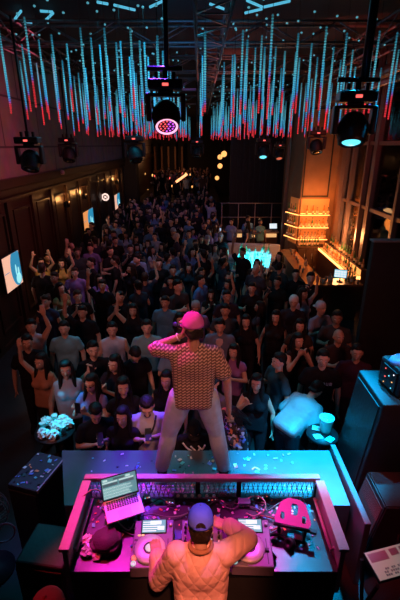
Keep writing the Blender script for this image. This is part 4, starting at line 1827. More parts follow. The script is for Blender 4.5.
def truss(name, p0, p1, wd_, ht, step, lab, m_='steel'):
    p0, p1 = V(p0), V(p1)
    d = (p1-p0)
    L = d.length
    d.normalize()
    s = d.cross(V((0, 0, 1))).normalized()
    z = V((0, 0, 1))
    t = tag(empty(name, p0), lab, 'truss')
    cs = [(-wd_/2, 0), (wd_/2, 0), (-wd_/2, ht), (wd_/2, ht)]
    for a, b_ in cs:
        bm = bmesh.new()
        o = s*a+z*b_
        cyl(bm, o, o+d*L, .025, n=8)
        mesh_obj('chord', bm, M[m_], t)
    bm = bmesh.new()
    n = int(L/step)
    for i in range(n):
        a0, a1 = d*(i*L/n), d*((i+1)*L/n)
        f0 = i % 2
        for sa in (-wd_/2, wd_/2):
            cyl(bm, a0+s*sa+z*(0 if f0 else ht), a1+s*sa+z*(ht if f0 else 0), .013, n=6)
        cyl(bm, a0+s*(-wd_/2 if f0 else wd_/2), a1+s*(wd_/2 if f0 else -wd_/2), .013, n=6)
        cyl(bm, a0+s*(-wd_/2), a0+s*(wd_/2), .013, n=6)
    mesh_obj('bracing', bm, M[m_], t)
    return t


truss('ceiling_truss', (.18, 6.0, 6.15), (.18, 26.5, 6.15), .5, .4, .62, 'long ceiling truss running down the middle of the room')
truss('ceiling_truss', (3.6, 6.5, 6.2), (3.6, 25, 6.2), .4, .4, .8, 'long red lit ceiling truss on the bar side')
truss('ceiling_truss', (-3.75, 6.5, 6.25), (-3.75, 24, 6.25), .4, .4, .8, 'long ceiling truss above the panelled wall')
for i, (yy, lb) in enumerate(((9.2, 'nearest the stage'), (12.4, 'second from the stage'), (16.2, 'third from the stage'), (21.5, 'furthest from the stage'))):
    truss('ceiling_truss', (XL+.05, yy, 6.3), (XR-.15, yy, 6.3), .35, .35, .7, 'cross truss of the ceiling rig, '+lb)
# ducts / beams on the right of the ceiling
for i, (x, z, r_, lb) in enumerate(((4.35, 6.05, .14, 'thick red lit air duct along the window side ceiling'), (4.0, 5.72, .07, 'slim red lit pipe below the air duct'))):
    bm = bmesh.new()
    cyl(bm, (x, 6.5, z), (x, 14.85, z), r_, n=14)
    for k in range(4):
        cyl(bm, (x, 7+k*2.1, z), (x, 7.06+k*2.1, z), r_+.02, n=14)
    tag(mesh_obj('hanging_air_duct', bm, M['steel']), lb, 'duct')

# linear cyan light bars between the trusses
M['bar'] = mat('cyan_light_bar', (.05, .1, .12), .3, emit=(.10, .52, .75), strength=.9, sample=False)
bars = [((15, 19), (21, 11)), ((20, 21), (32, 22.5)), ((46, 20), (53, 13)), ((40, 11), (53, 12)), ((97, 2), (108, 4)), ((114, 5), (135, 10)), ((150, 7), (164, 0.5)), ((247, .5), (262, 7)), ((264, 7), (290, 1)), ((245, 13), (262, 9)), ((210, 4), (224, 9))]
names = ['short cyan light bar of the ceiling rig, first of the frame over the panelled wall', 'longest cyan light bar of the frame over the panelled wall', 'slanting cyan light bar closing the frame over the panelled wall', 'faint cyan light bar at the top of the frame over the panelled wall',
         'short cyan light bar high above the LED tubes, left of the joint', 'long cyan light bar leading to the ceiling joint left of the middle', 'cyan light bar rising right from the ceiling joint left of the middle', 'cyan light bar falling towards the ceiling joint right of the middle',
         'long cyan light bar right of the middle truss', 'dim cyan light bar below the joint right of the middle', 'cyan light bar beside the middle truss']
for (a, b_), lb in zip(bars, names):
    p, q = at_h(*a, 6.72), at_h(*b_, 6.72)
    bm = bmesh.new()
    cyl(bm, p, q, .022, n=8)
    tag(mesh_obj('hanging_light_bar', bm, M['bar']), lb, 'light bar')

# LED tubes
led = bpy.data.materials.new('led_beads')
led.use_nodes = True
nt = led.node_tree
b = nt.nodes['Principled BSDF']
tc = nt.nodes.new('ShaderNodeTexCoord')
sp = nt.nodes.new('ShaderNodeSeparateXYZ')
oi = nt.nodes.new('ShaderNodeObjectInfo')


def mth(nt, op, a, b_=None, clamp=False):
    n = nt.nodes.new('ShaderNodeMath')
    n.operation = op
    n.use_clamp = clamp
    for i, x in enumerate((a, b_)):
        if x is None:
            continue
        if isinstance(x, (int, float)):
            n.inputs[i].default_value = x
        else:
            nt.links.new(x, n.inputs[i])
    return n.outputs[0]


nt.links.new(tc.outputs['Object'], sp.inputs[0])
# object z: 0 at bottom, 1.25 on top; colour front moves from tube to tube
h01 = mth(nt, 'DIVIDE', sp.outputs['Z'], 1.25)
rnd_ = mth(nt, 'POWER', oi.outputs['Random'], 2.2)
off = mth(nt, 'SUBTRACT', h01, mth(nt, 'MULTIPLY', rnd_, .30))
cr = nt.nodes.new('ShaderNodeValToRGB')
e = cr.color_ramp.elements
e[0].position = 0.0
e[0].color = (1, .05, .07, 1)
e[1].position = 1
e[1].color = (.06, .50, .72, 1)
x = e.new(.05)
x.color = (.95, .07, .14, 1)
x = e.new(.09)
x.color = (.25, .16, .75, 1)
x = e.new(.15)
x.color = (.05, .50, .88, 1)
x = e.new(.6)
x.color = (.18, .78, .92, 1)
nt.links.new(off, cr.inputs[0])
nt.links.new(cr.outputs[0], b.inputs['Emission Color'])
nt.links.new(cr.outputs[0], b.inputs['Base Color'])
fade = nt.nodes.new('ShaderNodeMapRange')
fade.inputs[1].default_value = .55
fade.inputs[2].default_value = 1.0
fade.inputs[3].default_value = 1.4
fade.inputs[4].default_value = .30
nt.links.new(h01, fade.inputs[0])
nt.links.new(fade.outputs[0], b.inputs['Emission Strength'])
led.cycles.emission_sampling = 'NONE'
core = led.copy()
core.name = 'led_tube_core'
core.cycles.emission_sampling = 'NONE'
for n_ in core.node_tree.nodes:
    if n_.type == 'MAP_RANGE':
        n_.inputs[3].default_value = .16
        n_.inputs[4].default_value = .05

LT = 1.25
bm = bmesh.new()
cyl(bm, (0, 0, 0), (0, 0, LT), .012, n=6)
tube_me = bpy.data.meshes.new('led_tube')
for k in range(32):
    z = .02+k*(LT-.04)/31
    c_ = V((0, 0, z))
    v = [bm.verts.new(c_+V(p)) for p in ((.019, 0, 0), (0, .019, 0), (-.019, 0, 0), (0, -.019, 0), (0, 0, .013), (0, 0, -.013))]
    for i in range(4):
        bm.faces.new((v[i], v[(i+1) % 4], v[4])).material_index = 1
        bm.faces.new((v[(i+1) % 4], v[i], v[5])).material_index = 1
bm.to_mesh(tube_me)
bm.free()
tube_me.materials.append(core)
tube_me.materials.append(led)
bm = bmesh.new()
cyl(bm, (0, 0, LT), (0, 0, LT+.55), .003, n=4)
wire_me = bpy.data.meshes.new('wire')
bm.to_mesh(wire_me)
bm.free()
wire_me.materials.append(M['blackmetal'])
bm = bmesh.new()
ball(bm, (0, 0, LT+.52), .022, sub=1)
node_me = bpy.data.meshes.new('node_lamp')
bm.to_mesh(node_me)
bm.free()
node_me.materials.append(mat('node_lamp', (.1, .3, .35), .3, emit=(.15, .6, .75), strength=.5, sample=False))
first = None
cnt = 0
cols = [.05, .58, -.58, .95, -.95, 1.33, -1.33, 1.7, -1.7, 2.1, -2.1, 2.5, -2.5, 2.9, -2.9, 3.25, -3.3]
rnd = random.Random(21)
for cx in cols:
    y = 6.3+.18*abs(cx)+rnd.uniform(-.1, .1)
    i = 0
    while y < 25.5 and cnt < 298:
        if abs(cx) < .1 and i % 3:
            pass
        else:
            hb = .27+.19*max(0, min(1, (11-y)/3.2))
            hb += .05*math.sin(cx*1.7+y*.8)+rnd.uniform(-.04, .04)
            if first is None:
                first = link('hanging_led_tube', tube_me)
                link('wire', wire_me, first)
                link('node_lamp', node_me, first)
                t = first
            else:
                t = copy_tree(first)
            t.location = (cx+rnd.uniform(-.07, .07), y+rnd.uniform(-.15, .15), CAMZ+hb)
            t.scale = (1, 1, rnd.choice((.75, .85, .92, .92, 1))*(.92 if y < 8.5 else 1))
            sd = 'over the wall side' if cx < -.3 else ('over the bar side' if cx > .3 else 'in the middle row')
            dp = 'near the stage' if y < 10 else ('over mid-floor' if y < 16 else 'towards the back')
            tag(t, 'cyan LED tube with red tip %s %s' % (sd, dp), 'LED tube', 'LED tubes %s, %s' % (sd, dp))
            cnt += 1
        y *= 1.088 if abs(cx) < 2 else 1.105
        i += 1

# ---- moving head lights


def moving_head(loc, aim, label, sc_=1.0, lens='dark', yaw=0):
    m = tag(empty('moving_head_spotlight', loc, yaw), label, 'stage light')
    m.scale = (sc_,)*3
    bm = bmesh.new()
    bbox(bm, -.03, .03, -.03, .03, -.06, .03, .006)
    mesh_obj('clamp', bm, M['blackmetal'], m)
    for sx in (-1, 1):
        bm = bmesh.new()
        bbox(bm, sx*.10-.02, sx*.10+.02, -.025, .025, -.06, .02, .005)
        mesh_obj('clamp', bm, M['blackmetal'], m)
    bm = bmesh.new()
    bbox(bm, -.2, .2, -.12, .12, -.17, -.06, .02)
    bs = mesh_obj('base', bm, M['black'], m)
    bm = bmesh.new()
    bbox(bm, -.035, .035, -.124, -.12, -.135, -.105, .001)
    mesh_obj('display', bm, M['ledred'], bs)
    bm = bmesh.new()
    cyl(bm, (0, 0, -.17), (0, 0, -.2), .09, n=20)
    bbox(bm, -.21, .21, -.06, .06, -.235, -.2, .012)
    for sx in (-1, 1):
        bbox(bm, sx*.205-.03, sx*.205+.03, -.07, .07, -.5, -.2, .02)
    mesh_obj('yoke', bm, M['black'], m)
    hd = empty('tmp')
    bpy.data.objects.remove(hd)
    d = V(aim).normalized()
    q = d.to_track_quat('-Z', 'Y').to_matrix().to_4x4()
    T = Matrix.Translation((0, 0, -.44)) @ q
    bm = bmesh.new()
    lathe(bm, [(0, .16), (.09, .16), (.13, .12), (.165, .04), (.165, -.06), (.15, -.13), (.145, -.16), (.135, -.165), (.135, -.15), (0, -.15)], 28, mtx=T)
    for k in range(12):
        a = 2*PI*k/12
        box(bm, -.008, .008, .155, .172, -.05, .05, 0, T @ Matrix.Rotation(a, 4, 'Z'))
    bmesh.ops.recalc_face_normals(bm, faces=bm.faces[:])
    h = mesh_obj('head', bm, M['black'], m)
    if lens == 'wash':
        bm = bmesh.new()
        lathe(bm, [(.108, -.152), (.133, -.152), (.133, -.160), (.108, -.160)], 32, mtx=T)
        mesh_obj('ring_light', bm, [M['washring']], h)
        for r_, n in ((0, 1), (.04, 6), (.08, 12)):
            for k in range(n):
                a = 2*PI*k/n
                bm = bmesh.new()
                ball(bm, (r_*math.cos(a), r_*math.sin(a), -.152), (.013, .013, .006), sub=1)
                for v in bm.verts:
                    v.co = T @ v.co
                wx = r_*math.cos(a)
                mesh_obj('led', bm, M['washa'] if wx < 0 else M['washb'], h)
    else:
        bm = bmesh.new()
        lathe(bm, [(0, -.151), (.10, -.151), (.07, -.166), (0, -.17)], 24, mtx=T)
        mesh_obj('lens', bm, M[lens], h, True)
    return m


M['washring'] = mat('wash_ring', (.5, .3, .5), .3, emit=(1, .42, .62), strength=1.5, sample=False)
M['washa'] = mat('wash_led_violet', (.3, .1, .5), .3, emit=(.75, .10, .95), strength=1.3, sample=False)
M['washb'] = mat('wash_led_red', (.5, .1, .1), .3, emit=(1, .10, .12), strength=1.4, sample=False)
M['lenscy'] = mat('lens_cyan', (.05, .3, .4), .2, emit=(.15, .85, 1), strength=1.3, sample=False)
M['lensdk'] = mat('lens_dark', (.02, .02, .025), .1)
M['lensrd'] = mat('lens_red', (.2, .02, .02), .2, emit=(1, .2, .1), strength=.6, sample=False)

P1 = at_d(165, 74, 4.72)
moving_head(P1, (.05, -.80, -1), 'moving head wash light with glowing pink LED ring', .9, 'wash', R(4))
bm = bmesh.new()
cyl(bm, P1+V((-.18, 0, .05)), P1+V((.18, 0, .05)), .024, n=10)
cyl(bm, P1+V((.02, 0, .05)), (P1.x+.02, P1.y, HC), .026, n=10)
tag(mesh_obj('hanging_pole', bm, M['blackmetal']), 'black drop pole carrying the pink ringed moving head', 'pole')
P2 = at_d(358, 85, 4.75)
moving_head(P2, (-.05, -.35, -1), 'moving head light with cyan lens beside the bar pillar', .97, 'lenscy', R(-6))
bm = bmesh.new()
cyl(bm, P2+V((-.22, 0, .05)), P2+V((.22, 0, .05)), .024, n=10)
cyl(bm, P2+V((.06, 0, .05)), (P2.x+.06, P2.y, HC), .045, n=12)
tag(mesh_obj('hanging_pole', bm, M['blackmetal']), 'thick black drop pole carrying the cyan lens moving head', 'pole')
for (px, py, yy, sc_, ln, lb) in ((27, 133, 7.3, 1.0, 'lensdk', 'dark moving head light in front of the block wall, nearest the panelled wall edge'),
                                  (67, 135, 11.5, 1.1, 'lensdk', 'small dark moving head light against the block wall'),
                                  (134, 133, 9.6, 1.0, 'lensdk', 'dark moving head light beside the dark pillar'),
                                  (264, 136, 12.5, 1.0, 'lenscy', 'small moving head light hanging above the VIP table'),
                                  (280, 142, 14.3, .9, 'lensrd', 'small red glowing moving head light left of the bar pillar'),
                                  (318, 128, 11.0, 1.0, 'lensdk', 'dark moving head light in front of the bar pillar'),
                                  (197, 138, 13.0, .9, 'lensdk', 'small dark moving head light under the middle truss')):
    P = at_d(px, py, yy)
    moving_head(P, (random.uniform(-.3, .3), -.5, -1), lb, sc_, ln)
    bm = bmesh.new()
    cyl(bm, P+V((0, 0, .0)), (P.x, P.y, 6.3), .02, n=8)
    tag(mesh_obj('hanging_pole', bm, M['blackmetal']), 'drop pole of the '+lb.replace('small ', '').replace('moving head light', 'lamp').replace(', nearest the panelled wall edge', ''), 'pole')

# ================================================================== LEFT WALL DISPLAYS, SIGN, SCONCES
M['tvp'] = mat('tv_peach', (.2, .1, .08), .3, emit=(.95, .52, .36), strength=.95)
M['tvb'] = mat('tv_blue', (.05, .1, .2), .3, emit=(.02, .26, .45), strength=.95)
M['tvc'] = mat('tv_cyan', (.1, .3, .3), .3, emit=(.35, .85, .9), strength=1.0)
M['tvo'] = mat('tv_orange', (.3, .1, .05), .3, emit=(.9, .34, .10), strength=.9)


def tv(y, z, w_, h_, lab, warm):
    t = tag(empty('wall_screen', (XL+.075, y, z)), lab, 'screen')
    bm = bmesh.new()
    bbox(bm, .0, .06, -w_/2-.02, w_/2+.02, -h_/2-.02, h_/2+.02, .006)
    mesh_obj('bezel', bm, M['black'], t)
    bm = bmesh.new()
    box(bm, .06, .062, -w_/2, w_/2, -h_/2, h_/2, 0)
    mesh_obj('bracket', bm_br(), M['black'], t)
    n = 28
    for (cy, cz, ry, rz, mi, dx) in ((.26*w_, .06*h_, .36*w_, .56*h_, 1, .0628), (.30*w_, -.30*h_, .16*w_, .16*h_, 2, .0636), (.20*w_, -.02*h_, .045*w_, .17*h_, 2, .0636), (.34*w_, -.08*h_, .05*w_, .12*h_, 2, .0636)):
        vs = [bm.verts.new((dx, max(-w_/2, min(w_/2, cy+ry*math.cos(2*PI*i/n))), max(-h_/2, min(h_/2, cz+rz*math.sin(2*PI*i/n))))) for i in range(n)]
        bm.faces.new(vs).material_index = mi
    box(bm, .0622, .0626, -.48*w_, -.2*w_, .02*h_, .04*h_, 1)
    mesh_obj('display', bm, [M['tvo'] if warm else M['tvp'], M['tvb'], M['tvc']], t)
    return t


def bm_br():
    bm = bmesh.new()
    box(bm, -.075, 0, -.1, .1, -.1, .1)
    return bm


q = at_d(9, 272, 8.8)
zt = 1.70
tv(8.94, zt, .84, .80, 'big wall screen with blue disc on peach ground, nearest the stage', False)
tv(15.8, zt, 1.45, .76, 'orange and blue wall screen in the middle of the panelled wall', True)
tv(21.6, zt-.02, 1.35, .72, 'wall screen furthest along the panelled wall towards the dark pillar', False)
P = at_d(105.5, 197, 18.9)
sg = tag(empty('round_sign', P), 'small round lit sign with ring and cross jutting from the panelled wall', 'sign')
mtx_ = Matrix.Rotation(R(90), 4, 'X')
bm = bmesh.new()
lathe(bm, [(0, -.04), (.185, -.04), (.185, .02), (0, .02)], 32, mtx=mtx_)
mesh_obj('backing', bm, M['black'], sg)
bm = bmesh.new()
cyl(bm, (-.18, 0, 0), (XL-P.x, 0, 0), .02)
mesh_obj('bracket', bm, M['blackmetal'], sg)
M['sign'] = mat('sign_light', (.5, .4, .4), .3, emit=(1, .72, .62), strength=1.3)
bm = bmesh.new()
lathe(bm, [(.11, .021), (.17, .021), (.17, .04), (.11, .04), (.11, .021)], 32, mtx=mtx_)
mesh_obj('ring', bm, M['sign'], sg)
bm = bmesh.new()
for a in (45, -45):
    box(bm, -.085, .085, -.036, -.021, -.016, .016, 0, Matrix.Rotation(R(a), 4, 'Y'))
mesh_obj('cross', bm, M['sign'], sg)
# wall sconces giving the warm pools on the panelling
M['sconce'] = mat('sconce_glow', (.5, .3, .1), .3, emit=(1, .45, .12), strength=1.4)
for i, (y, lb) in enumerate(((13.5, 'warm wall sconce above the middle wall screen, nearer the stage'), (15.6, 'warm wall sconce above the middle wall screen, nearer the round sign'), (22.0, 'warm wall sconce between the round sign and the dark pillar'))):
    s_ = tag(empty('wall_sconce', (XL+.08, y, 2.62)), lb, 'wall lamp')
    bm = bmesh.new()
    bbox(bm, -.08, .0, -.05, .05, -.09, .09, .006)
    mesh_obj('back_plate', bm, M['blackmetal'], s_)
    bm = bmesh.new()
    lathe(bm, [(0, -.1), (.045, -.1), (.06, .1), (.055, .1), (.04, -.09), (0, -.09)], 16, mtx=Matrix.Translation((.06, 0, 0)))
    mesh_obj('shade', bm, M['blackmetal'], s_, True)
    bm = bmesh.new()
    ball(bm, (.06, 0, .03), .03)
    mesh_obj('bulb', bm, M['sconce'], s_)
    point('sconce_light', (XL+.24, y, 2.78), (1, .42, .12), (11, 14, 16)[i], .05)
for i, (py_, y) in enumerate(((173, 13.0),)):
    pass
bm = bmesh.new()
lathe(bm, [(0, -.08), (.06, -.06), (.07, .0), (.04, .06), (0, .07)], 14)
P = at_d(73, 173, 12.4)
tag(mesh_obj('wall_speaker', bm, mat('pinkish_dome', (.6, .4, .45), .4), None, True, (XL+.23, 13.0, 3.66)), 'small pale dome fixture on the ledge of the left wall', 'fixture')

# ================================================================== BAR
M['bottle'] = mat('amber_glass', (.85, .38, .10), .12, trans=.55)
M['bottle2'] = mat('clear_glass', (.9, .75, .6), .08, trans=.7)
M['bottle3'] = mat('green_glass', (.12, .30, .12), .12, trans=.5)
M['labelp'] = mat('bottle_label', (.8, .6, .4), .6)
M['glow'] = mat('amber_strip', (.5, .2, .05), .4, emit=(1, .36, .09), strength=4.5)
M['glowp'] = mat('backlit_panel', (.6, .30, .12), .5, emit=(1, .24, .04), strength=.16)
M['shelf'] = mat('shelf_board', (.45, .2, .08), .4)
M['barwood'] = mat('bar_wood', (.10, .05, .03), .35, vary=.3)
mbot = []
for k, prof in enumerate(([(0, 0), (.038, 0), (.04, .02), (.04, .17), (.016, .22), (.014, .29), (0, .29)],
                          [(0, 0), (.05, 0), (.052, .02), (.05, .13), (.02, .17), (.015, .23), (0, .23)],
                          [(0, 0), (.034, 0), (.034, .2), (.014, .25), (.013, .33), (0, .33)])):
    bm = bmesh.new()
    lathe(bm, prof, 12)
    me = bpy.data.meshes.new('bottle')
    bm.to_mesh(me)
    bm.free()
    me.materials.append(M[('bottle', 'bottle2', 'bottle3')[k]])
    zt_ = prof[-1][1]
    bm = bmesh.new()
    lathe(bm, [(0, zt_), (.016, zt_), (.016, zt_+.03), (0, zt_+.03)], 10)
    mc_ = bpy.data.meshes.new('cap')
    bm.to_mesh(mc_)
    bm.free()
    mc_.materials.append(M['black'])
    bm = bmesh.new()
    r_ = prof[2][0]+.001
    lathe(bm, [(r_, .05), (r_, .13)], 12)
    ml = bpy.data.meshes.new('label')
    bm.to_mesh(ml)
    bm.free()
    ml.materials.append(M['labelp'])
    mbot.append((me, mc_, ml))
BP = []


def bottle(loc, kind, label, group):
    if len(BP) <= 2 and len([b_ for b_ in BP if b_[1] == kind]) == 0:
        pass
    me, mc_, ml = mbot[kind]
    o = link('bottle', me, None, loc)
    link('cap', mc_, o)
    link('label', ml, o)
    tag(o, label, 'bottle', group)
    return o


rnd = random.Random(31)
# back-bar shelf unit on the pillar
sh = tag(empty('back_bar_shelving', (0, 0, 0)), 'amber glowing back bar shelving on the brown pillar', 'shelving')
bm = bmesh.new()
box(bm, 3.70, 4.72, 14.90, 14.93, .95, 2.62)
mesh_obj('back_panel', bm, M['glowp'], sh)
wing = [(3.66, 14.92), (3.46, 15.55)]
bm = bmesh.new()
prism(bm, [(3.64, 14.93), (3.47, 15.55), (3.445, 15.54), (3.615, 14.92)], .95, 2.62)
mesh_obj('side_panel', bm, M['glowp'], sh)
for z in (1.18, 1.62, 2.08):
    bm = bmesh.new()
    prism(bm, [(3.60, 14.68), (4.72, 14.68), (4.72, 14.90), (3.63, 14.91), (3.44, 15.54), (3.28, 15.48)], z-.03, z)
    s_ = mesh_obj('shelf', bm, M['shelf'], sh)
    bm = bmesh.new()
    box(bm, 3.70, 4.70, 14.86, 14.895, z+.001, z+.014)
    box(bm, 3.62, 4.72, 14.66, 14.678, z-.026, z-.006)
    prism(bm, [(3.59, 14.67), (3.575, 14.665), (3.262, 15.475), (3.277, 15.48)], z-.026, z-.006)
    mesh_obj('light_strip', bm, M['glow'], s_)
    nm = {1.18: 'lowest', 1.62: 'middle', 2.08: 'top'}[z]
    for k in range(8):
        if z == 2.08 and k not in (1, 3, 4, 6, 7):
            continue
        bottle((3.76+k*.128+rnd.uniform(-.02, .02), 14.77, z+.001), rnd.choice((0, 1, 2, 0)), 'bottle on the %s glowing pillar shelf facing the room' % nm, 'bottles on the %s pillar shelf, facing the room' % nm)
    for k in range(4):
        t_ = .15+k*.22
        bottle((3.60*(1-t_)+3.36*t_-.03, 14.95*(1-t_)+15.5*t_, z+.001), rnd.choice((0, 2, 1)), 'bottle on the angled side of the %s pillar shelf' % nm, 'bottles on the angled side of the %s shelf' % nm)
# base cabinet of the back bar
bb = tag(empty('back_bar_cabinet', (0, 0, 0)), 'low back bar cabinet under the glowing pillar shelves', 'cabinet')
bm = bmesh.new()
box(bm, 3.62, 4.45, 14.42, 14.89, 0, .9)
mesh_obj('carcass', bm, M['barwood'], bb)
bm = bmesh.new()
box(bm, 3.58, 4.45, 14.38, 14.89, .9, .94)
mesh_obj('worktop', bm, M['barwood'], bb)
for k in range(3):
    bm = bmesh.new()
    box(bm, 3.64+k*.27, 3.89+k*.27, 14.395, 14.42, .06, .86)
    dd_ = mesh_obj('door', bm, M['barwood'], bb)
    bm = bmesh.new()
    cyl(bm, (3.86+k*.27, 14.38, .5), (3.86+k*.27, 14.38, .7), .008)
    mesh_obj('handle', bm, M['alu'], dd_)
for k in range(8):
    bottle((3.68+k*.1, 14.62+rnd.uniform(-.05, .05), .941), rnd.choice((0, 1, 2)), 'bottle standing on the back bar cabinet worktop', 'bottles on the back bar cabinet')
# stepped bottle ledge along the windows
le = tag(empty('bottle_ledge', (0, 0, 0)), 'stepped amber lit bottle ledge along the window wall', 'ledge')
bm = bmesh.new()
box(bm, 4.36, 4.60, 10.95, 14.36, 0, .93)
mesh_obj('lower_step', bm, M['barwood'], le)
bm = bmesh.new()
box(bm, 4.60, 4.78, 10.95, 14.36, 0, 1.12)
mesh_obj('upper_step', bm, M['barwood'], le)
bm = bmesh.new()
box(bm, 4.335, 4.358, 10.95, 14.36, .86, .93)
box(bm, 4.345, 4.60, 10.93, 10.948, .84, .93)
mesh_obj('light_strip', bm, M['glow'], le)
bm = bmesh.new()
box(bm, 4.575, 4.598, 10.95, 14.36, .945, 1.11)
mesh_obj('light_panel', bm, mat('amber_panel', (.5, .2, .05), .4, emit=(1, .38, .09), strength=1.3), le)
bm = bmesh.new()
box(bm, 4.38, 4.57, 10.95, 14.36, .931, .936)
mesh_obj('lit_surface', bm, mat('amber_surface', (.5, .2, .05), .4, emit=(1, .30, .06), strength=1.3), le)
for k in range(17):
    bottle((4.46+rnd.uniform(-.03, .03), 11.08+k*.19, .937), rnd.choice((0, 1, 2, 0)), 'bottle on the lower lit step of the window ledge', 'bottles on the lower step of the ledge')
for k in range(14):
    bottle((4.69, 11.1+k*.23, 1.121), rnd.choice((0, 1, 2, 2)), 'bottle on the upper step of the window ledge', 'bottles on the upper step of the ledge')
# bar counter facing the room (L-shaped)
bc = tag(empty('bar_counter', (0, 0, 0)), 'dark bar counter running from the crowd towards the glowing pillar', 'bar counter')
bm = bmesh.new()
box(bm, 2.88, 3.12, 10.2, 13.6, 0, 1.0)
box(bm, 3.12, 4.2, 9.95, 10.2, 0, 1.0)
box(bm, 2.88, 3.12, 9.95, 10.2, 0, 1.0)
mesh_obj('front', bm, M['barwood'], bc)
bm = bmesh.new()
prism(bm, [(2.78, 9.85), (4.25, 9.85), (4.25, 10.4), (3.3, 10.4), (3.3, 13.65), (2.78, 13.65)], 1.0, 1.05)
mesh_obj('top', bm, mat('bar_top', (.30, .12, .05), .25, vary=.4, bscale=4), bc)
# till screen on the counter, and menu stand
P = at_h(329, 276, 1.2)


def till(loc, rz, lab, m_):
    t = tag(empty('till_screen', loc, rz), lab, 'till')
    bm = bmesh.new()
    bbox(bm, -.08, .08, -.06, .06, 0, .02, .004)
    cyl(bm, (0, 0, .02), (0, .02, .14), .02)
    mesh_obj('stand', bm, M['black'], t)
    bm = bmesh.new()
    mt = Matrix.Translation((0, 0, .22)) @ Matrix.Rotation(R(-20), 4, 'X')
    bbox(bm, -.17, .17, -.015, .015, -.12, .12, .005, 0, mt)
    mo = mesh_obj('monitor', bm, M['black'], t)
    bm = bmesh.new()
    box(bm, -.155, .155, -.0175, -.0155, -.105, .105, 0, mt)
    for k in range(3):
        for j in range(4):
            box(bm, -.145+j*.074, -.08+j*.074, -.0186, -.0176, -.09+k*.06, -.045+k*.06, 1, mt)
    mesh_obj('display', bm, [m_, M['lcdw']], mo)
    return t


M['tillb'] = mat('till_display', (.2, .4, .5), .3, emit=(.30, .62, .75), strength=.9)
till((3.72, 10.12, 1.051), R(-20), 'lit till screen at the end of the bar counter near the ledge', M['tillb'])
rnd = random.Random(77)
for k in range(22):
    if k < 9:
        x, y = rnd.uniform(2.86, 3.2), 10.6+k*.33
    else:
        x, y = rnd.choice((rnd.uniform(2.9, 3.5), rnd.uniform(3.9, 4.2))), rnd.uniform(9.92, 10.3)
    if k % 3 == 0:
        bottle((x, y, 1.051), rnd.choice((0, 1, 2)), 'bottle standing among glasses on the dark bar counter', 'bottles on the bar counter')
    else:
        bm = bmesh.new()
        lathe(bm, [(0, 0), (.03, 0), (.037, .12), (.034, .12), (.027, .01), (0, .01)], 12)
        o = mesh_obj('drinking_glass', bm, M['bottle2'], None, True, (x, y, 1.051))
        tag(o, 'drinking glass on the dark bar counter', 'glass', 'glasses on the bar counter')

# ---- back counter, railing, monitor behind the VIP corner
bk_ = tag(empty('service_counter', (0, 16.6, 0)), 'amber lit service counter in front of the railing', 'counter')
bm = bmesh.new()
box(bm, 1.15, 3.25, 0, .45, 0, 1.02)
mesh_obj('body', bm, M['barwood'], bk_)
bm = bmesh.new()
box(bm, 1.1, 3.3, -.06, .5, 1.021, 1.06)
mesh_obj('top', bm, mat('lit_counter_top', (.6, .4, .22), .35), bk_)
bm = bmesh.new()
for a, b_ in ((1.35, 1.75), (2.05, 2.3), (2.75, 3.2)):
    box(bm, a, b_, -.02, -.001, .84, .99)
mesh_obj('light_panel', bm, mat('amber_front', (.5, .3, .1), .4, emit=(1, .55, .22), strength=.8), bk_)
till((3.06, 16.72, 1.061), R(5), 'pale lit monitor on the service counter beside the pillar shelves', mat('pos_display', (.4, .5, .6), .3, emit=(.6, .78, .85), strength=.9))
ra = tag(empty('railing', (0, 17.6, 0)), 'thin metal railing in front of the black wall', 'railing')
M['railm'] = mat('rail_metal', (.40, .27, .2), .4, .4)
for z, nm in ((2.1, 'top_rail'), (1.5, 'lower_rail')):
    bm = bmesh.new()
    cyl(bm, (.9, 0, z), (3.9, 0, z), .02, n=8)
    mesh_obj(nm, bm, M['railm'], ra)
for k in range(5):
    bm = bmesh.new()
    cyl(bm, (.95+k*.72, 0, 0), (.95+k*.72, 0, 2.1), .018, n=8)
    mesh_obj('post', bm, M['railm'], ra)
for k in range(3):
    bm = bmesh.new()
    box(bm, 0, 0, 0, 0, 0, 0) if False else None
    bm.free()

# pendants at the back
M['pend'] = mat('pendant_glow', (.5, .25, .08), .3, emit=(1, .42, .12), strength=1.6)
for k, (px, py, yy) in enumerate(((220, 157, 24), (224, 154, 24.6), (220, 166, 23.5), (217, 178, 27.5))):
    P = at_d(px, py, yy)
    o = tag(empty('pendant_lamp', P), ['warm round pendant lamp of the back cluster, second from the top', 'warm round pendant lamp of the back cluster, topmost and largest', 'warm round pendant lamp of the back cluster, third from the top', 'warm round pendant lamp of the back cluster, lowest'][k], 'pendant lamp')
    bm = bmesh.new()
    ball(bm, (0, 0, 0), .17 if k == 1 else .14)
    mesh_obj('globe', bm, M['pend'], o)
    bm = bmesh.new()
    cyl(bm, (0, 0, .13), (0, 0, HC-P.z), .008, n=6)
    mesh_obj('cord', bm, M['rubber'], o)
P = at_d(232, 168, 22)
bm = bmesh.new()
cyl(bm, P+V((0, 0, -.45)), P+V((0, 0, .4)), .035, n=8)
o = tag(mesh_obj('hanging_light_tube', bm, mat('pale_tube', (.5, .4, .4), .3, emit=(.9, .6, .55), strength=.8, sample=False)), 'pale upright light tube hanging beside the warm pendants', 'light tube')
# orange bar light far back
P, Q = at_d(176, 182, 26.7), at_d(187, 174, 26.9)
bm = bmesh.new()
cyl(bm, P, Q, .075, n=10)
tag(mesh_obj('hanging_light_bar', bm, mat('orange_bar', (.5, .2, .1), .3, emit=(1, .38, .16), strength=2.2)), 'bright orange light bar slanting above the far crowd', 'light bar')
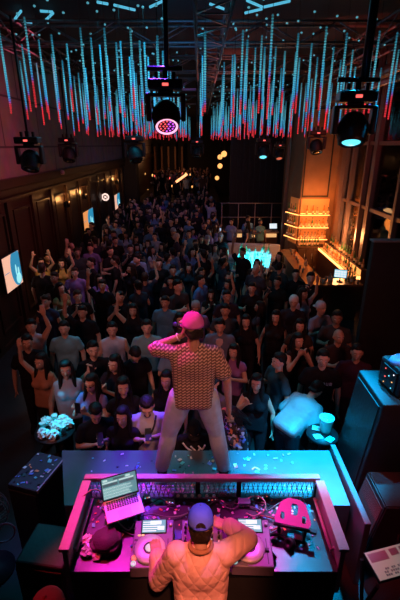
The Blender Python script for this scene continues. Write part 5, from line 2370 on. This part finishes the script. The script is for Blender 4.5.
# shelving / lit columns far back on the left
bs_ = tag(empty('back_wall_shelves', (0, 0, 0)), 'amber lit column shelving at the far end of the room', 'shelving')
for k in range(5):
    bm = bmesh.new()
    box(bm, -4.2+k*.62, -4.05+k*.62, 38.8, 39.2, 2.2, 4.3)
    mesh_obj('column', bm, mat('far_column', (.25, .12, .06), .5) if k == 0 else bpy.data.materials['far_column'], bs_)
bm = bmesh.new()
box(bm, -4.3, -1.0, 38.7, 39.9, 2.05, 2.2)
mesh_obj('ledge', bm, bpy.data.materials['far_column'], bs_)
for k in range(16):  # small lamps on a short stem, floating free, not hung from cords
    P = at_d(142+k*3.4+random.uniform(-1, 1), 176+random.uniform(-4, 14), 30+random.uniform(-3, 6))
    bm = bmesh.new()
    ball(bm, P, random.uniform(.04, .075), sub=1)
    P0 = P.copy()
    cyl(bm, P, (P.x, P.y, P.z-.1), .03, .035, n=8)
    tag(mesh_obj('tiny_lamp', bm, M['sconce'] if k % 4 else M['ledred']), 'tiny warm lamp glowing over the crowd at the far end', 'lamp', 'tiny lamps at the far end')

# VIP corner: pale sofa, low table with bottles, lit cyan
M['sofa'] = mat('pale_sofa', (.6, .62, .63), .8, bump=.2, bscale=12)
vp = tag(empty('sofa', (.9, 13.35, 0), R(-8)), 'pale cyan lit sofa in the VIP corner before the service counter', 'sofa')
bm = bmesh.new()
bbox(bm, -.1, 1.9, 1.0, 1.75, .08, .42, .05)
mesh_obj('seat', bm, M['sofa'], vp)
bm = bmesh.new()
bbox(bm, -.1, 1.9, 1.62, 1.85, .4, .95, .06)
mesh_obj('backrest', bm, M['sofa'], vp)
for x0 in (-.28, 1.9):
    bm = bmesh.new()
    bbox(bm, x0, x0+.18, 1.0, 1.85, .08, .65, .05)
    mesh_obj('armrest', bm, M['sofa'], vp)
for k in range(3):
    bm = bmesh.new()
    bbox(bm, -.05+k*.64, .55+k*.64, 1.02, 1.6, .43, .55, .04)
    mesh_obj('cushion', bm, M['sofa'], vp)
for x0 in (-.2, 1.75):
    for y0 in (1.1, 1.7):
        bm = bmesh.new()
        cyl(bm, (x0, y0, 0), (x0, y0, .08), .025)
        mesh_obj('leg', bm, M['blackmetal'], vp)
vt = tag(empty('vip_table', (1.72, 12.6, 0), R(-12)), 'cyan lit VIP table crowded with bottles and glasses', 'table')
bm = bmesh.new()
bbox(bm, -.55, .55, -1.3, 1.3, .9, .94, .01)
mesh_obj('table_top', bm, mat('white_top', (.7, .72, .74), .3), vt)
for sx in (-1, 1):
    for sy in (-1, 1):
        bm = bmesh.new()
        cyl(bm, (sx*.48, sy*1.2, 0), (sx*.48, sy*1.2, .899), .025)
        mesh_obj('leg', bm, M['blackmetal'], vt)
rnd = random.Random(5)
rm = Matrix.Rotation(R(-12), 3, 'Z')
pl_ = []
for k in range(160):
    if len(pl_) >= 34:
        break
    c = (rnd.uniform(-.47, .47), rnd.uniform(-1.2, 1.2))
    if any((c[0]-a)**2+(c[1]-b_)**2 < .014 for a, b_ in pl_):
        continue
    pl_.append(c)
for k, c in enumerate(pl_):
    p = V((1.72, 12.6, 0))+rm @ V((c[0], c[1], 0))
    if k % 2:
        bottle((p.x, p.y, .941), rnd.choice((1, 1, 2)), 'bottle among the drinks on the cyan lit VIP table', 'bottles on the VIP table')
    else:
        bm = bmesh.new()
        lathe(bm, [(0, 0), (.03, 0), (.04, .13), (.037, .13), (.027, .01), (0, .01)], 12)
        tag(mesh_obj('drinking_glass', bm, M['bottle2'], None, True, (p.x, p.y, .941)), 'drinking glass among the bottles on the cyan lit VIP table', 'glass', 'glasses on the VIP table')

# ================================================================== CROWD: people one can single out
PEOPLE_XY += [(1.0, 4.1), (1.35, 4.4), (t2.location.x, t2.location.y), (TBX, TBY), (-1.84, 3.6), (2.1, 3.7), (1.9, 3.9), (2.3, 3.9)]
BK = (.014, .014, .017)
DG = (.04, .04, .045)
p_, f_ = person(147, 406, 'm', 'lookphone', 'short', (.42, .40, .46), 'bearded man in pale lilac grey t-shirt with dark crossbody strap looking down at his phone', rot=8, hz=1.62, sleeve=.75, vox=.009, shirt_r=1.6)
bm = bmesh.new()
tube(bm, spline([(.10, -.04, 1.455), (.075, -.115, 1.38), (.03, -.14, 1.29), (-.06, -.138, 1.17), (-.145, -.09, 1.04)], 6), .012, 6)
mesh_obj('strap', bm, M['rubber'], p_)
bm = bmesh.new()
bbox(bm, .05, .12, -.142, -.135, 1.20, 1.25, .002)
bbox(bm, -.10, -.05, -.146, -.138, 1.24, 1.28, .002)
mesh_obj('chest_print', bm, M['black'], p_)
bm = bmesh.new()
Hh = f_['H']
ball(bm, Hh @ V((0, -.068, 1.535)), (.042, .035, .034))
o = mesh_obj('beard', bm, M['hair'], p_)
o.color = (*HR[0], 1)
phone(local_pt(p_, (.0, -.25, 1.36)), (R(-60), 0, R(8)), 'phone in the hands of the man with the crossbody strap', True)
person(123, 386, 'f', 'down', 'long', BK, 'long haired woman in black top standing left behind the man with crossbody strap', rot=15, vox=.010, scale=.98, sleeve=.3)
person(158, 381, 'f', 'down', 'long', BK, 'woman in low black top standing right behind the man with crossbody strap', rot=-10, vox=.010, scale=.97, sleeve=0)
p_, f_ = person(112, 408, 'm', 'lookphone', 'short', BK, 'man in black looking down at a lit phone at the stage front', rot=22, vox=.010, scale=.95)
phone(local_pt(p_, (.0, -.25, 1.36)), (R(-60), 0, R(20)), 'lit phone of the man in black at the stage front', True)
p_, f_ = person(93, 349, 'm', 'callphone', 'short', BK, 'man in black t-shirt holding a phone up to his chin', rot=20, vox=.010, scale=1.02)
phone(local_pt(p_, (-.06, -.30, 1.50)), (R(-10), 0, R(30)), 'phone held at the chin of a man in black')
person(123, 355, 'm', 'down', 'short', BK, 'man in black with bowed head and thick dark hair', rot=30, vox=.010, head=(.75, 0, 0))
person(112, 329, 'm', 'down', 'short', (.45, .5, .62), 'man in white tank top in the dim crowd', rot=12, vox=.010, sleeve=0)
person(146, 327, 'm', 'drink', 'short', (.18, .34, .38), 'man in teal t-shirt facing the stage left of the MC', rot=5, vox=.010, skin=0, scale=1.03)
person(64, 328, 'm', 'down', 'short', (.16, .36, .42), 'man in teal t-shirt beside the person with one raised arm', rot=10, vox=.010)
person(43, 327, 'm', 'raiseL', 'short', (.42, .40, .42), 'person in pale tank top with one arm raised high', rot=10, vox=.010, sleeve=0)
person(41, 361, 'f', 'raiseR', 'long', (.42, .22, .13), 'woman in brown top dancing with one arm up near the napkin table', rot=-15, vox=.010, skin=1, sleeve=0, scale=.97)
person(58, 366, 'f', 'down', 'long', (.38, .48, .58), 'woman in pale blue tank top behind the napkin table', rot=15, vox=.010, sleeve=0, skin=1)
p_, f_ = person(73, 383, 'f', 'phone', 'long', (.20, .16, .38), 'woman in violet top with glasses raising both hands round a phone', rot=-12, vox=.010, scale=.97, sleeve=.3)
phone(local_pt(p_, (.0, -.40, 1.50)), (0, 0, R(-12)), 'phone raised by the woman in violet top')
bm = bmesh.new()
for sx in (1, -1):
    ball(bm, f_['H'] @ V((sx*.032, -.101, 1.616)), (.022, .006, .016))
tube(bm, [f_['H'] @ V(p) for p in ((-.08, -.0, 1.622), (-.058, -.09, 1.622), (0, -.108, 1.62), (.058, -.09, 1.622), (.08, .0, 1.622))], .003, 5)
mesh_obj('glasses', bm, M['black'], p_)
p_, f_ = person(84, 369, 'f', 'phone', 'long', (.03, .02, .03), 'woman in black raising a phone behind the woman in violet', rot=-20, vox=.010, sleeve=.3, dy=.22)
phone(local_pt(p_, (.0, -.40, 1.50)), (0, 0, R(-20)), 'phone raised by the woman behind the violet top')
person(93, 421, 'f', 'down', 'long', BK, 'woman in black at the very front corner of the stage', rot=-5, vox=.010, scale=.93, skin=0, sleeve=.2)
person(27, 342, 'm', 'down', 'short', BK, 'man in black in the dark beside the left wall', rot=20, vox=.010, skin=1)
p_, f_ = person(220, 326, 'm', 'down', 'short', (.13, .19, .28), 'man in open denim jacket and white t-shirt behind the MC', rot=-6, vox=.010, longsleeve=True, shirt_r=1.8)
bm = bmesh.new()
hull(bm, [((0, -.09, 1.40), (.06, .03, .03)), ((.05, -.112, 1.05), (.05, .025, .05)), ((-.05, -.112, 1.05), (.05, .025, .05))])
o = mesh_obj('undershirt', bm, M['cloth'], p_)
o.color = (.6, .55, .55, 1)
person(246, 321, 'f', 'down', 'long', BK, 'long haired woman in black right of the man in denim', rot=-5, vox=.010, scale=.97, skin=0, sleeve=.2)
person(232, 313, 'm', 'down', 'short', (.05, .07, .09), 'man in dark grey between the denim jacket and long haired woman', rot=-8, vox=.010, skin=1)
person(274, 317, 'f', 'down', 'long', (.02, .018, .02), 'woman in low black dress beside a smiling woman', rot=-20, vox=.010, sleeve=0, scale=.98)
person(290, 322, 'f', 'down', 'long', (.05, .04, .03), 'smiling woman in patterned dark top in the right crowd', rot=-10, vox=.010, sleeve=.4, scale=.98)
person(298, 340, 'f', 'mouth', 'long', (.03, .02, .02), 'woman with long hair holding both hands to her mouth', rot=15, vox=.010, sleeve=0, scale=.99)
person(321, 308, 'm', 'clap', 'backcap', (.25, .26, .36), 'clapping man in pale cap and grey-blue shirt', rot=25, vox=.010, cap=(.55, .5, .5))
p_, f_ = person(323, 358, 'm', 'down', 'short', BK, 'man in black t-shirt with white printed letters across the chest', rot=-10, vox=.009, scale=1.03, shirt_r=1.5)
bm = bmesh.new()
for k in range(6):
    x0 = -.125+k*.046
    yy = -.142+abs(k-2.5)*.006
    zz = 1.275
    if k == 0:
        box(bm, x0+.01, x0+.02, yy-.004, yy, zz, zz+.045)
    else:
        box(bm, x0, x0+.009, yy-.004, yy, zz, zz+.045)
        box(bm, x0+.022, x0+.031, yy-.004, yy, zz, zz+.045)
        if k != 4:
            box(bm, x0+.009, x0+.022, yy-.004, yy, zz+.036, zz+.045)
        if k != 3:
            box(bm, x0+.009, x0+.022, yy-.004, yy, zz, zz+.009)
        if k in (3, 5):
            box(bm, x0+.009, x0+.022, yy-.004, yy, zz+.018, zz+.027)
mesh_obj('chest_print', bm, M['white'], p_)
person(283, 372, 'm', 'drink', 'short', (.03, .09, .11), 'man in dark teal t-shirt in profile facing left', dy=.3, rot=-70, vox=.010, skin=0)
person(260, 385, 'f', 'callphone', 'long', BK, 'woman with raised forearm and violet lit bangle before the stage', rot=-15, vox=.010, scale=.95, sleeve=0)
p_, f_ = person(240, 391, 'm', 'down', 'cap', (.10, .10, .14), 'person in navy cap beside the right hand of the MC', dy=.25, rot=-40, vox=.010, cap=(.03, .06, .10), scale=.98, longsleeve=True)
person(357, 352, 'm', 'down', 'short', (.05, .02, .04), 'man with violet lit face beside the tall loudspeaker', rot=-15, vox=.010, skin=1)
person(343, 342, 'm', 'drink', 'bald', (.04, .03, .03), 'bald man in the dark behind the lettered t-shirt', dy=.2, rot=5, vox=.010, skin=1)
person(296, 274, 'm', 'down', 'short', BK, 'bartender in black standing before the orange lit bar counter', rot=-10, skin=0)
person(298, 303, 'm', 'down', 'backcap', (.03, .03, .04), 'man in white cap under the orange bar end', rot=-15, cap=(.7, .66, .62))
person(252, 288, 'm', 'drink', 'short', BK, 'bearded man in black below the VIP table', rot=-10, skin=0)
person(227, 296, 'm', 'down', 'short', (.03, .03, .05), 'man in black left of the bearded man below the VIP table', rot=8, skin=1)
person(138, 256, 'm', 'down', 'short', (.30, .42, .62), 'man in pale blue shirt mid-floor beside a small red light', rot=150, skin=0, longsleeve=True, shirt_r=2.0)
person(168, 258, 'm', 'drink', 'short', (.18, .32, .42), 'man in blue shirt with his back turned mid-floor', rot=120, longsleeve=True)
person(172, 252, 'm', 'drink', 'short', (.16, .20, .38), 'man in indigo shirt mid-floor beyond the blue shirt', rot=-140, longsleeve=True)
person(196, 248, 'm', 'down', 'short', (.12, .3, .42), 'man in blue shirt dancing under the middle truss', rot=170, longsleeve=True)
person(185, 250, 'f', 'raiseR', 'long', (.2, .2, .42), 'woman in violet blue top with one arm up under the middle truss', rot=20)
person(40, 262, 'f', 'both', 'long', (.5, .32, .10), 'gold lit woman with arms up beside the big wall screen', rot=30, skin=3, sleeve=0)
person(56, 263, 'f', 'raiseL', 'long', (.45, .28, .10), 'gold lit woman in mustard top second from the big wall screen', rot=10, skin=3, sleeve=0)
person(30, 262, 'm', 'down', 'short', BK, 'man in black squeezed between big wall screen and gold lit woman', rot=40, skin=0)
person(60, 288, 'f', 'drink', 'long', (.3, .2, .08), 'gold lit woman nearer the stage than the mustard top', rot=60, skin=3, sleeve=.2)
person(133, 310, 'f', 'raiseR', 'long', BK, 'woman in black with raised hand making a sign behind the teal t-shirt', rot=5, skin=1, sleeve=0)
person(102, 285, 'm', 'raiseR', 'short', BK, 'man in black with one long arm raised mid-floor', rot=0, skin=1)
person(120, 297, 'm', 'callphone', 'short', BK, 'man in black rubbing his forehead mid-floor', rot=10, skin=1)
person(82, 312, 'm', 'raiseR', 'short', BK, 'man in black with raised hand behind the white tank top', rot=0, skin=1)
person(165, 302, 'm', 'down', 'short', (.08, .2, .3), 'man in deep blue t-shirt left of the cap of the MC', rot=-10, skin=1)

# the man between the legs of the MC
p_, f_ = person(194, 433, 'm', 'down', 'cap', BK, 'person in black cap and t-shirt with white chest print behind the legs of the MC', rot=4, vox=.010, cap=(.012, .012, .014), scale=.88, skin=2, head=(.45, 0, 0), lean=.12)
bm = bmesh.new()
UB = f_['U']
for pts in ([(-.12, -.135, 1.40), (-.08, -.150, 1.34), (-.03, -.155, 1.30), (.0, -.155, 1.27)], [(-.04, -.150, 1.36), (.0, -.155, 1.31), (.03, -.155, 1.28), (.06, -.152, 1.34)], [(.04, -.150, 1.36), (.08, -.150, 1.31), (.11, -.140, 1.36)], [(-.01, -.155, 1.26), (.05, -.152, 1.25), (.09, -.145, 1.27)]):
    tube(bm, spline([UB @ (V((p[0]*1.25, p[1]-.012, 1.33+(p[2]-1.33)*1.3+.05))) for p in pts], 4), .011, 6)
mesh_obj('chest_print', bm, M['white'], p_)

# bending person in pale shirt at the cyan end of the stage
p_, f_ = person(322, 418, 'm', 'lookphone', 'short', (.62, .66, .68), 'person in pale shirt bending over at the cyan lit stage end', rot=62, vox=.009, lean=1.0, sleeve=.8, shirt_r=2.3, hz=1.62, shirt_hem=.86) if False else (None, None)
bend = figure(g='m', hair='short', voxel=.009, lean=1.0, sleeve=.8, shirt_r=2.0, shirt_hem=.93, head=(-.1, 0, 0),
              L=((.26, -.06, 1.12), (.18, -.32, 1.10), (-.3, -1, 0), (-.6, .3, .6), .7), Rr=((-.26, -.06, 1.12), (-.16, -.34, 1.12), (.3, -1, 0), (.6, .3, .6), .7))
P = at_h(290, 432, 1.0)
r = place(bend, (P.x, P.y+.14, 0), R(128), 1.0, SK[0], (.34, .38, .40), (.03, .03, .04), HR[0], 'person in pale shirt bending over at the cyan lit stage end')

# patterned jacket person and sequin sleeve
p_, f_ = person(246, 414, 'f', 'lookphone', 'long', (.2, .2, .24), 'person in colourful patterned jacket crouched low against the stage front', rot=-60, vox=.010, scale=.86, longsleeve=True, head=(.6, 0, 0), shirt_r=1.8)
pj = bpy.data.materials.new('patterned_jacket')
pj.use_nodes = True
nt = pj.node_tree
tc = nt.nodes.new('ShaderNodeTexCoord')
vo = nt.nodes.new('ShaderNodeTexVoronoi')
vo.inputs['Scale'].default_value = 26
cr = nt.nodes.new('ShaderNodeValToRGB')
cr.color_ramp.interpolation = 'CONSTANT'
for i_, (pos, c) in enumerate(((0, (.015, .015, .02)), (.45, (.6, .2, .1)), (.58, (.5, .5, .6)), (.7, (.15, .2, .6)), (.82, (.02, .02, .03)))):
    e_ = cr.color_ramp.elements[i_] if i_ < 2 else cr.color_ramp.elements.new(pos)
    e_.position = pos
    e_.color = (*c, 1)
sc_n = nt.nodes.new('ShaderNodeSeparateColor')
nt.links.new(tc.outputs['Object'], vo.inputs['Vector'])
nt.links.new(vo.outputs['Color'], sc_n.inputs[0])
nt.links.new(sc_n.outputs[0], cr.inputs[0])
nt.links.new(cr.outputs[0], nt.nodes['Principled BSDF'].inputs['Base Color'])
for ch in p_.children:
    if ch.name.startswith('shirt'):
        ch.data.materials[0] = pj
        ch.name = 'jacket'
# red capped heads below the camera
P = at_h(46, 597, 2.24)
rc = lib('m', 'down', 'backcap', .011)
place(rc, (P.x, P.y, .5), PI, 1.0, SK[1], (.05, .02, .02), BK, HR[0], 'person in red cap seen from above at the DJ platform edge', cap=(.6, .06, .07))

# ================================================================== CROWD: the packed floor
rnd = random.Random(4)
VARS = [('m', 'down', 'short'), ('m', 'drink', 'short'), ('m', 'raiseR', 'short'), ('f', 'down', 'long'), ('f', 'phone', 'long'), ('f', 'clap', 'long'), ('m', 'callphone', 'short'), ('f', 'raiseL', 'long'), ('m', 'drink', 'backcap'), ('m', 'down', 'bald'), ('f', 'drink', 'bun')]
WT = [6, 6, 2, 6, 2, 2, 2, 2, 1, 1, 2]
SHIRTS = [('black', (.014, .014, .016)), ('black', (.02, .018, .02)), ('dark', (.05, .05, .06)), ('dark', (.07, .05, .05)), ('pale', (.42, .44, .48)), ('blue', (.12, .24, .40)), ('violet', (.26, .18, .38)), ('dark', (.03, .05, .07))]
SWT = [6, 5, 4, 3, 2.2, 3, 1.6, 3]
CW = {'black': 'black clothes', 'dark': 'dark clothes', 'pale': 'a pale top', 'blue': 'a blue top', 'violet': 'a violet top'}


CUR, LITPH = [], []


def crowd(n, xf, yf, floor, dmin, zone, vox, tries=6000):
    k = 0
    for _ in range(tries):
        if k >= n:
            break
        y = yf()
        x = xf(y)
        if x is None or any((x-a)**2+(y-b_)**2 < dmin*dmin for a, b_ in PEOPLE_XY):
            continue
        PEOPLE_XY.append((x, y))
        g, pz, hr = rnd.choices(VARS, WT)[0]
        cn, c = rnd.choices(SHIRTS, SWT)[0]
        fg = lib(g, pz, hr, vox, sleeve=.55 if g == 'm' else .2)
        z_ = zone(x, y)
        c = tuple(v*rnd.uniform(.8, 1.2) for v in c)
        r = place(fg, (x, y, floor), rnd.gauss(0, .6) if rnd.random() < .75 else rnd.uniform(-PI, PI), rnd.uniform(.93, 1.06)*(.96 if g == 'f' else 1.02),
              rnd.choice(SK), c, rnd.choice(((.015, .015, .02), (.03, .035, .05))), rnd.choice(HR),
              'guest in %s %s' % (CW[cn], z_), group='guests in %s %s' % (CW[cn], z_), cap=(.3, .3, .32))
        CUR.append(r.name)
        if pz in ('phone', 'callphone') and 5 < y < 15 and len(LITPH) < 14:
            r = bpy.data.objects[CUR[-1]]
            LITPH.append(phone(local_pt(r, (0, -.40, 1.50) if pz == 'phone' else (-.06, -.30, 1.50)), (R(-15), 0, r.rotation_euler.z+PI*0), 'small lit phone held up in the dim crowd', True))
            LITPH[-1]['group'] = 'lit phones in the dim crowd'
        k += 1
    return k


def inside(x, y):
    # keep-outs: bar, VIP table, sofa, counter, pillar, partition, napkin table
    if 2.55 < x and 9.5 < y:
        return False
    if x > 2.5 and 6.1 < y < 6.9:
        return False
    if .7 < x < 2.7 and 9.9 < y < 15.8:
        return False
    if .7 < x < 4 and y > 16.2:
        return False
    if y < 9.5 and x/(.93*y+1) < -.40:
        return False
    if x < -1.35 and y < 4.9:
        return False
    if x > 1.55 and y < 5.0:
        return False
    if x < -3.2 and y > 23.9:
        return False
    return True


def xr(lo, hi):
    def fn(y):
        x = rnd.uniform(max(lo, -.46*y*1.08), min(hi, .46*y*1.08))
        return x if inside(x, y) else None
    return fn


def zone_floor(x, y):
    d = 'in the front rows' if y < 7.5 else ('at mid-floor' if y < 14 else 'far down the floor')
    s_ = 'on the panelled wall side' if x < -1.2 else ('on the bar side' if x > 1.0 else 'under the middle truss')
    return d+' '+s_


n1 = crowd(14, xr(-3.4, 2.4), lambda: rnd.uniform(4.5, 7.3), 0, .60, zone_floor, .014)
n2 = crowd(62, xr(-4.0, 2.5), lambda: rnd.uniform(7.3, 13.8), 0, .57, zone_floor, .014)
n3 = crowd(85, xr(-4.0, 2.5), lambda: rnd.uniform(14.0, 26.3), 0, .57, zone_floor, .02)
n4 = crowd(46, xr(-3.6, 1.1), lambda: rnd.uniform(27.4, 37), .9, .6, lambda x, y: 'on the raised floor at the far end of the room', .02)
n5 = crowd(7, lambda y: rnd.uniform(.95, 2.55), lambda: rnd.choice((rnd.uniform(10.4, 10.9), rnd.uniform(15.5, 16.1))), 0, .5, lambda x, y: 'around the cyan lit VIP table', .014)
print('CROWD', n1, n2, n3, n4, n5)
# ================================================================== LIGHTS
# pink moving head and friends onto booth and MC
spot('spot_magenta', (-1.5, 4.9, 5.9), (-.50, 2.5, 1.45), (1, .02, .66), 950, 19, .7)
spot('spot_pink_mc', (-1.9, 4.0, 5.6), (-.2, 3.25, 2.9), (1, .03, .36), 900, 17, .7)
spot('spot_red', (-1.8, 3.6, 5.6), (-1.03, 2.45, 1.62), (1, .03, .04), 750, 13, .6)
spot('spot_red_right', (.3, 5.5, 6.0), (1.1, 2.6, 1.5), (1, .03, .14), 700, 12, .6)
spot('spot_cyan_stage', (2.3, 4.9, 5.9), (1.10, 3.42, 1.2), (0, .46, 1), 11000, 21, .8)
spot('spot_cyan_booth', (1.66, 4.8, 5.4), (.95, 2.5, 1.4), (0, .42, .9), 650, 15, .8)
spot('spot_violet_stage', (-.6, 5.2, 6.2), (-.2, 3.4, 1.23), (.16, .03, 1), 2800, 24, .7)
spot('spot_teal_left', (-2.6, 5.2, 6.0), (-1.45, 3.8, 1.1), (.02, .5, .75), 230, 30, .7)
# warm spot from above and behind onto DJ and MC
spot('spot_warm', (.35, -.6, 6.4), (.02, 1.76, 1.85), (1, .27, .14), 1500, 12, .7, .12)
spot('spot_warm_mc', (.7, -.6, 6.4), (.0, 3.25, 2.35), (1, .38, .25), 620, 14, .6, .15)
# unseen area fills, added as a dim red wash over the front rows
area('wash_red', (-2.5, 2.2, 3.9), (-.3, 6.6, 1.4), (1, .26, .19), 12, .8, .4, 95)
area('wash_red_bar_side', (2.7, 2.2, 3.9), (.5, 6.6, 1.4), (1, .22, .17), 10, .8, .4, 95)
area('wash_teal_front', (-1.0, 8.5, 6.0), (-1.2, 5.6, 1.2), (.03, .5, .75), 60, 2, 2, 140)  # unseen area light added to bring teal onto the front rows
area('wash_tubes_near', (0, 10, 5.2), (0, 10.2, 0), (.05, .36, .7), 11, 6, 6, 150)  # unseen, added in the tube cloud for its teal ambient light
area('wash_tubes_far', (-.8, 19, 5.2), (-.8, 19.2, 0), (.06, .32, .8), 30, 5, 11, 150)  # same added ambient light for the far tubes
area('wash_violet', (-1, 15, 6.0), (-1.2, 19, 1), (.45, .16, .8), 13, 2, 2, 120)
area('wash_far', (-1.5, 33, 5.5), (-1.5, 33.2, 0), (1, .35, .18), 26, 4, 6, 150)
area('wash_plum', (-2.9, 9.5, 6.0), (XL, 9.5, 4.9), (.95, .10, .18), 45, 1, 8, 140)
spot('spot_vip', (1.2, 11.0, 6.2), (1.65, 12.7, .9), (.02, .70, 1), 9000, 22, .6)
spot('spot_blue_floor', (-3.0, 13, 6.0), (-1.6, 11.0, 1.2), (.05, .35, .8), 300, 22, .8)
spot('spot_gold', (-2.2, 7.6, 5.5), (-4.0, 10.0, 1.4), (1, .50, .08), 220, 16, .6)
area('bar_glow', (4.1, 13.9, 2.3), (4.2, 14.9, 1.9), (1, .26, .04), 22, .8, 1.2, 160)  # unseen area lights, this and the next, added to wash shelves and pillar
area('bar_up', (4.2, 14.3, 2.55), (4.3, 15.3, 4.6), (1, .28, .06), 12, .8, .3, 150)
point('bar_fill', (3.8, 12.3, 2.2), (1, .26, .04), 26, .3)
point('window_frame_fill', (4.55, 12.6, 1.75), (1, .36, .12), 90, .2)  # unseen point light added to brighten the window mullions
area('rig_red', (3.3, 9.5, 5.7), (4.0, 12, 6.4), (1, .10, .06), 14, 1.5, 3, 160)
area('rig_blue', (-.2, 8.2, 5.8), (.1, 11.5, 6.6), (.1, .4, .95), 7, 2, 2, 160)
area('rig_red_mid', (.8, 13, 5.9), (.3, 11, 6.5), (1, .15, .12), 8, 1, 2, 160)
point('far_lamp', (-2.6, 35.5, 3.4), (1, .4, .15), 45, .2)
point('counter_glow', (2.3, 16.2, 1.9), (1, .5, .2), 8, .2)
spot('spot_mc_cyan', (3.1, 3.9, 2.9), (.1, 3.25, 1.9), (.02, .5, 1), 70, 22, .6)
spot('spot_red_cap', (-1.6, .9, 5.2), (-.78, 1.35, 2.2), (1, .05, .12), 60, 14, .6)  # unseen spot added to brighten the otherwise dark cap
spot('spot_wedge', (.2, 2.0, 5.8), (1.62, 2.95, .95), (1, .05, .06), 420, 14, .6)
spot('spot_pa', (1.3, 4.7, 5.6), (1.95, 3.7, 2.0), (0, .5, 1), 600, 20, .7)
spot('spot_teal_right', (2.0, 7.5, 6.2), (1.0, 4.8, 1.3), (.02, .5, .75), 160, 22, .8)
spot('spot_violet_left', (-2.2, 5.0, 5.8), (-1.85, 3.5, 1.0), (.25, .06, 1), 260, 16, .7)
spot('spot_pink_dj', (-1.3, 4.4, 5.6), (-.16, 2.12, 1.75), (1, .02, .16), 420, 9, .7)
spot('spot_magenta_right', (1.2, 5.0, 5.9), (.42, 2.36, 1.5), (1, .02, .66), 700, 9, .8)
spot('spot_teal_front', (-2.4, 2.6, 6.2), (-1.3, 5.9, 1.3), (.03, .5, .7), 110, 26, .8)  # unseen low teal fill added for the left front rows
spot('spot_violet_dj', (.5, 2.9, 6.2), (.02, 1.98, 2.2), (.22, .18, 1), 420, 6, .6)
spot('spot_cyan_guest', (1.7, 2.6, 6.0), (1.15, 4.15, 1.2), (0, .5, 1), 3200, 13, .7)
spot('spot_cyan_napkins', (-2.3, 5.6, 5.6), (-1.72, 4.2, 1.0), (0, .5, .8), 2200, 9, .6)
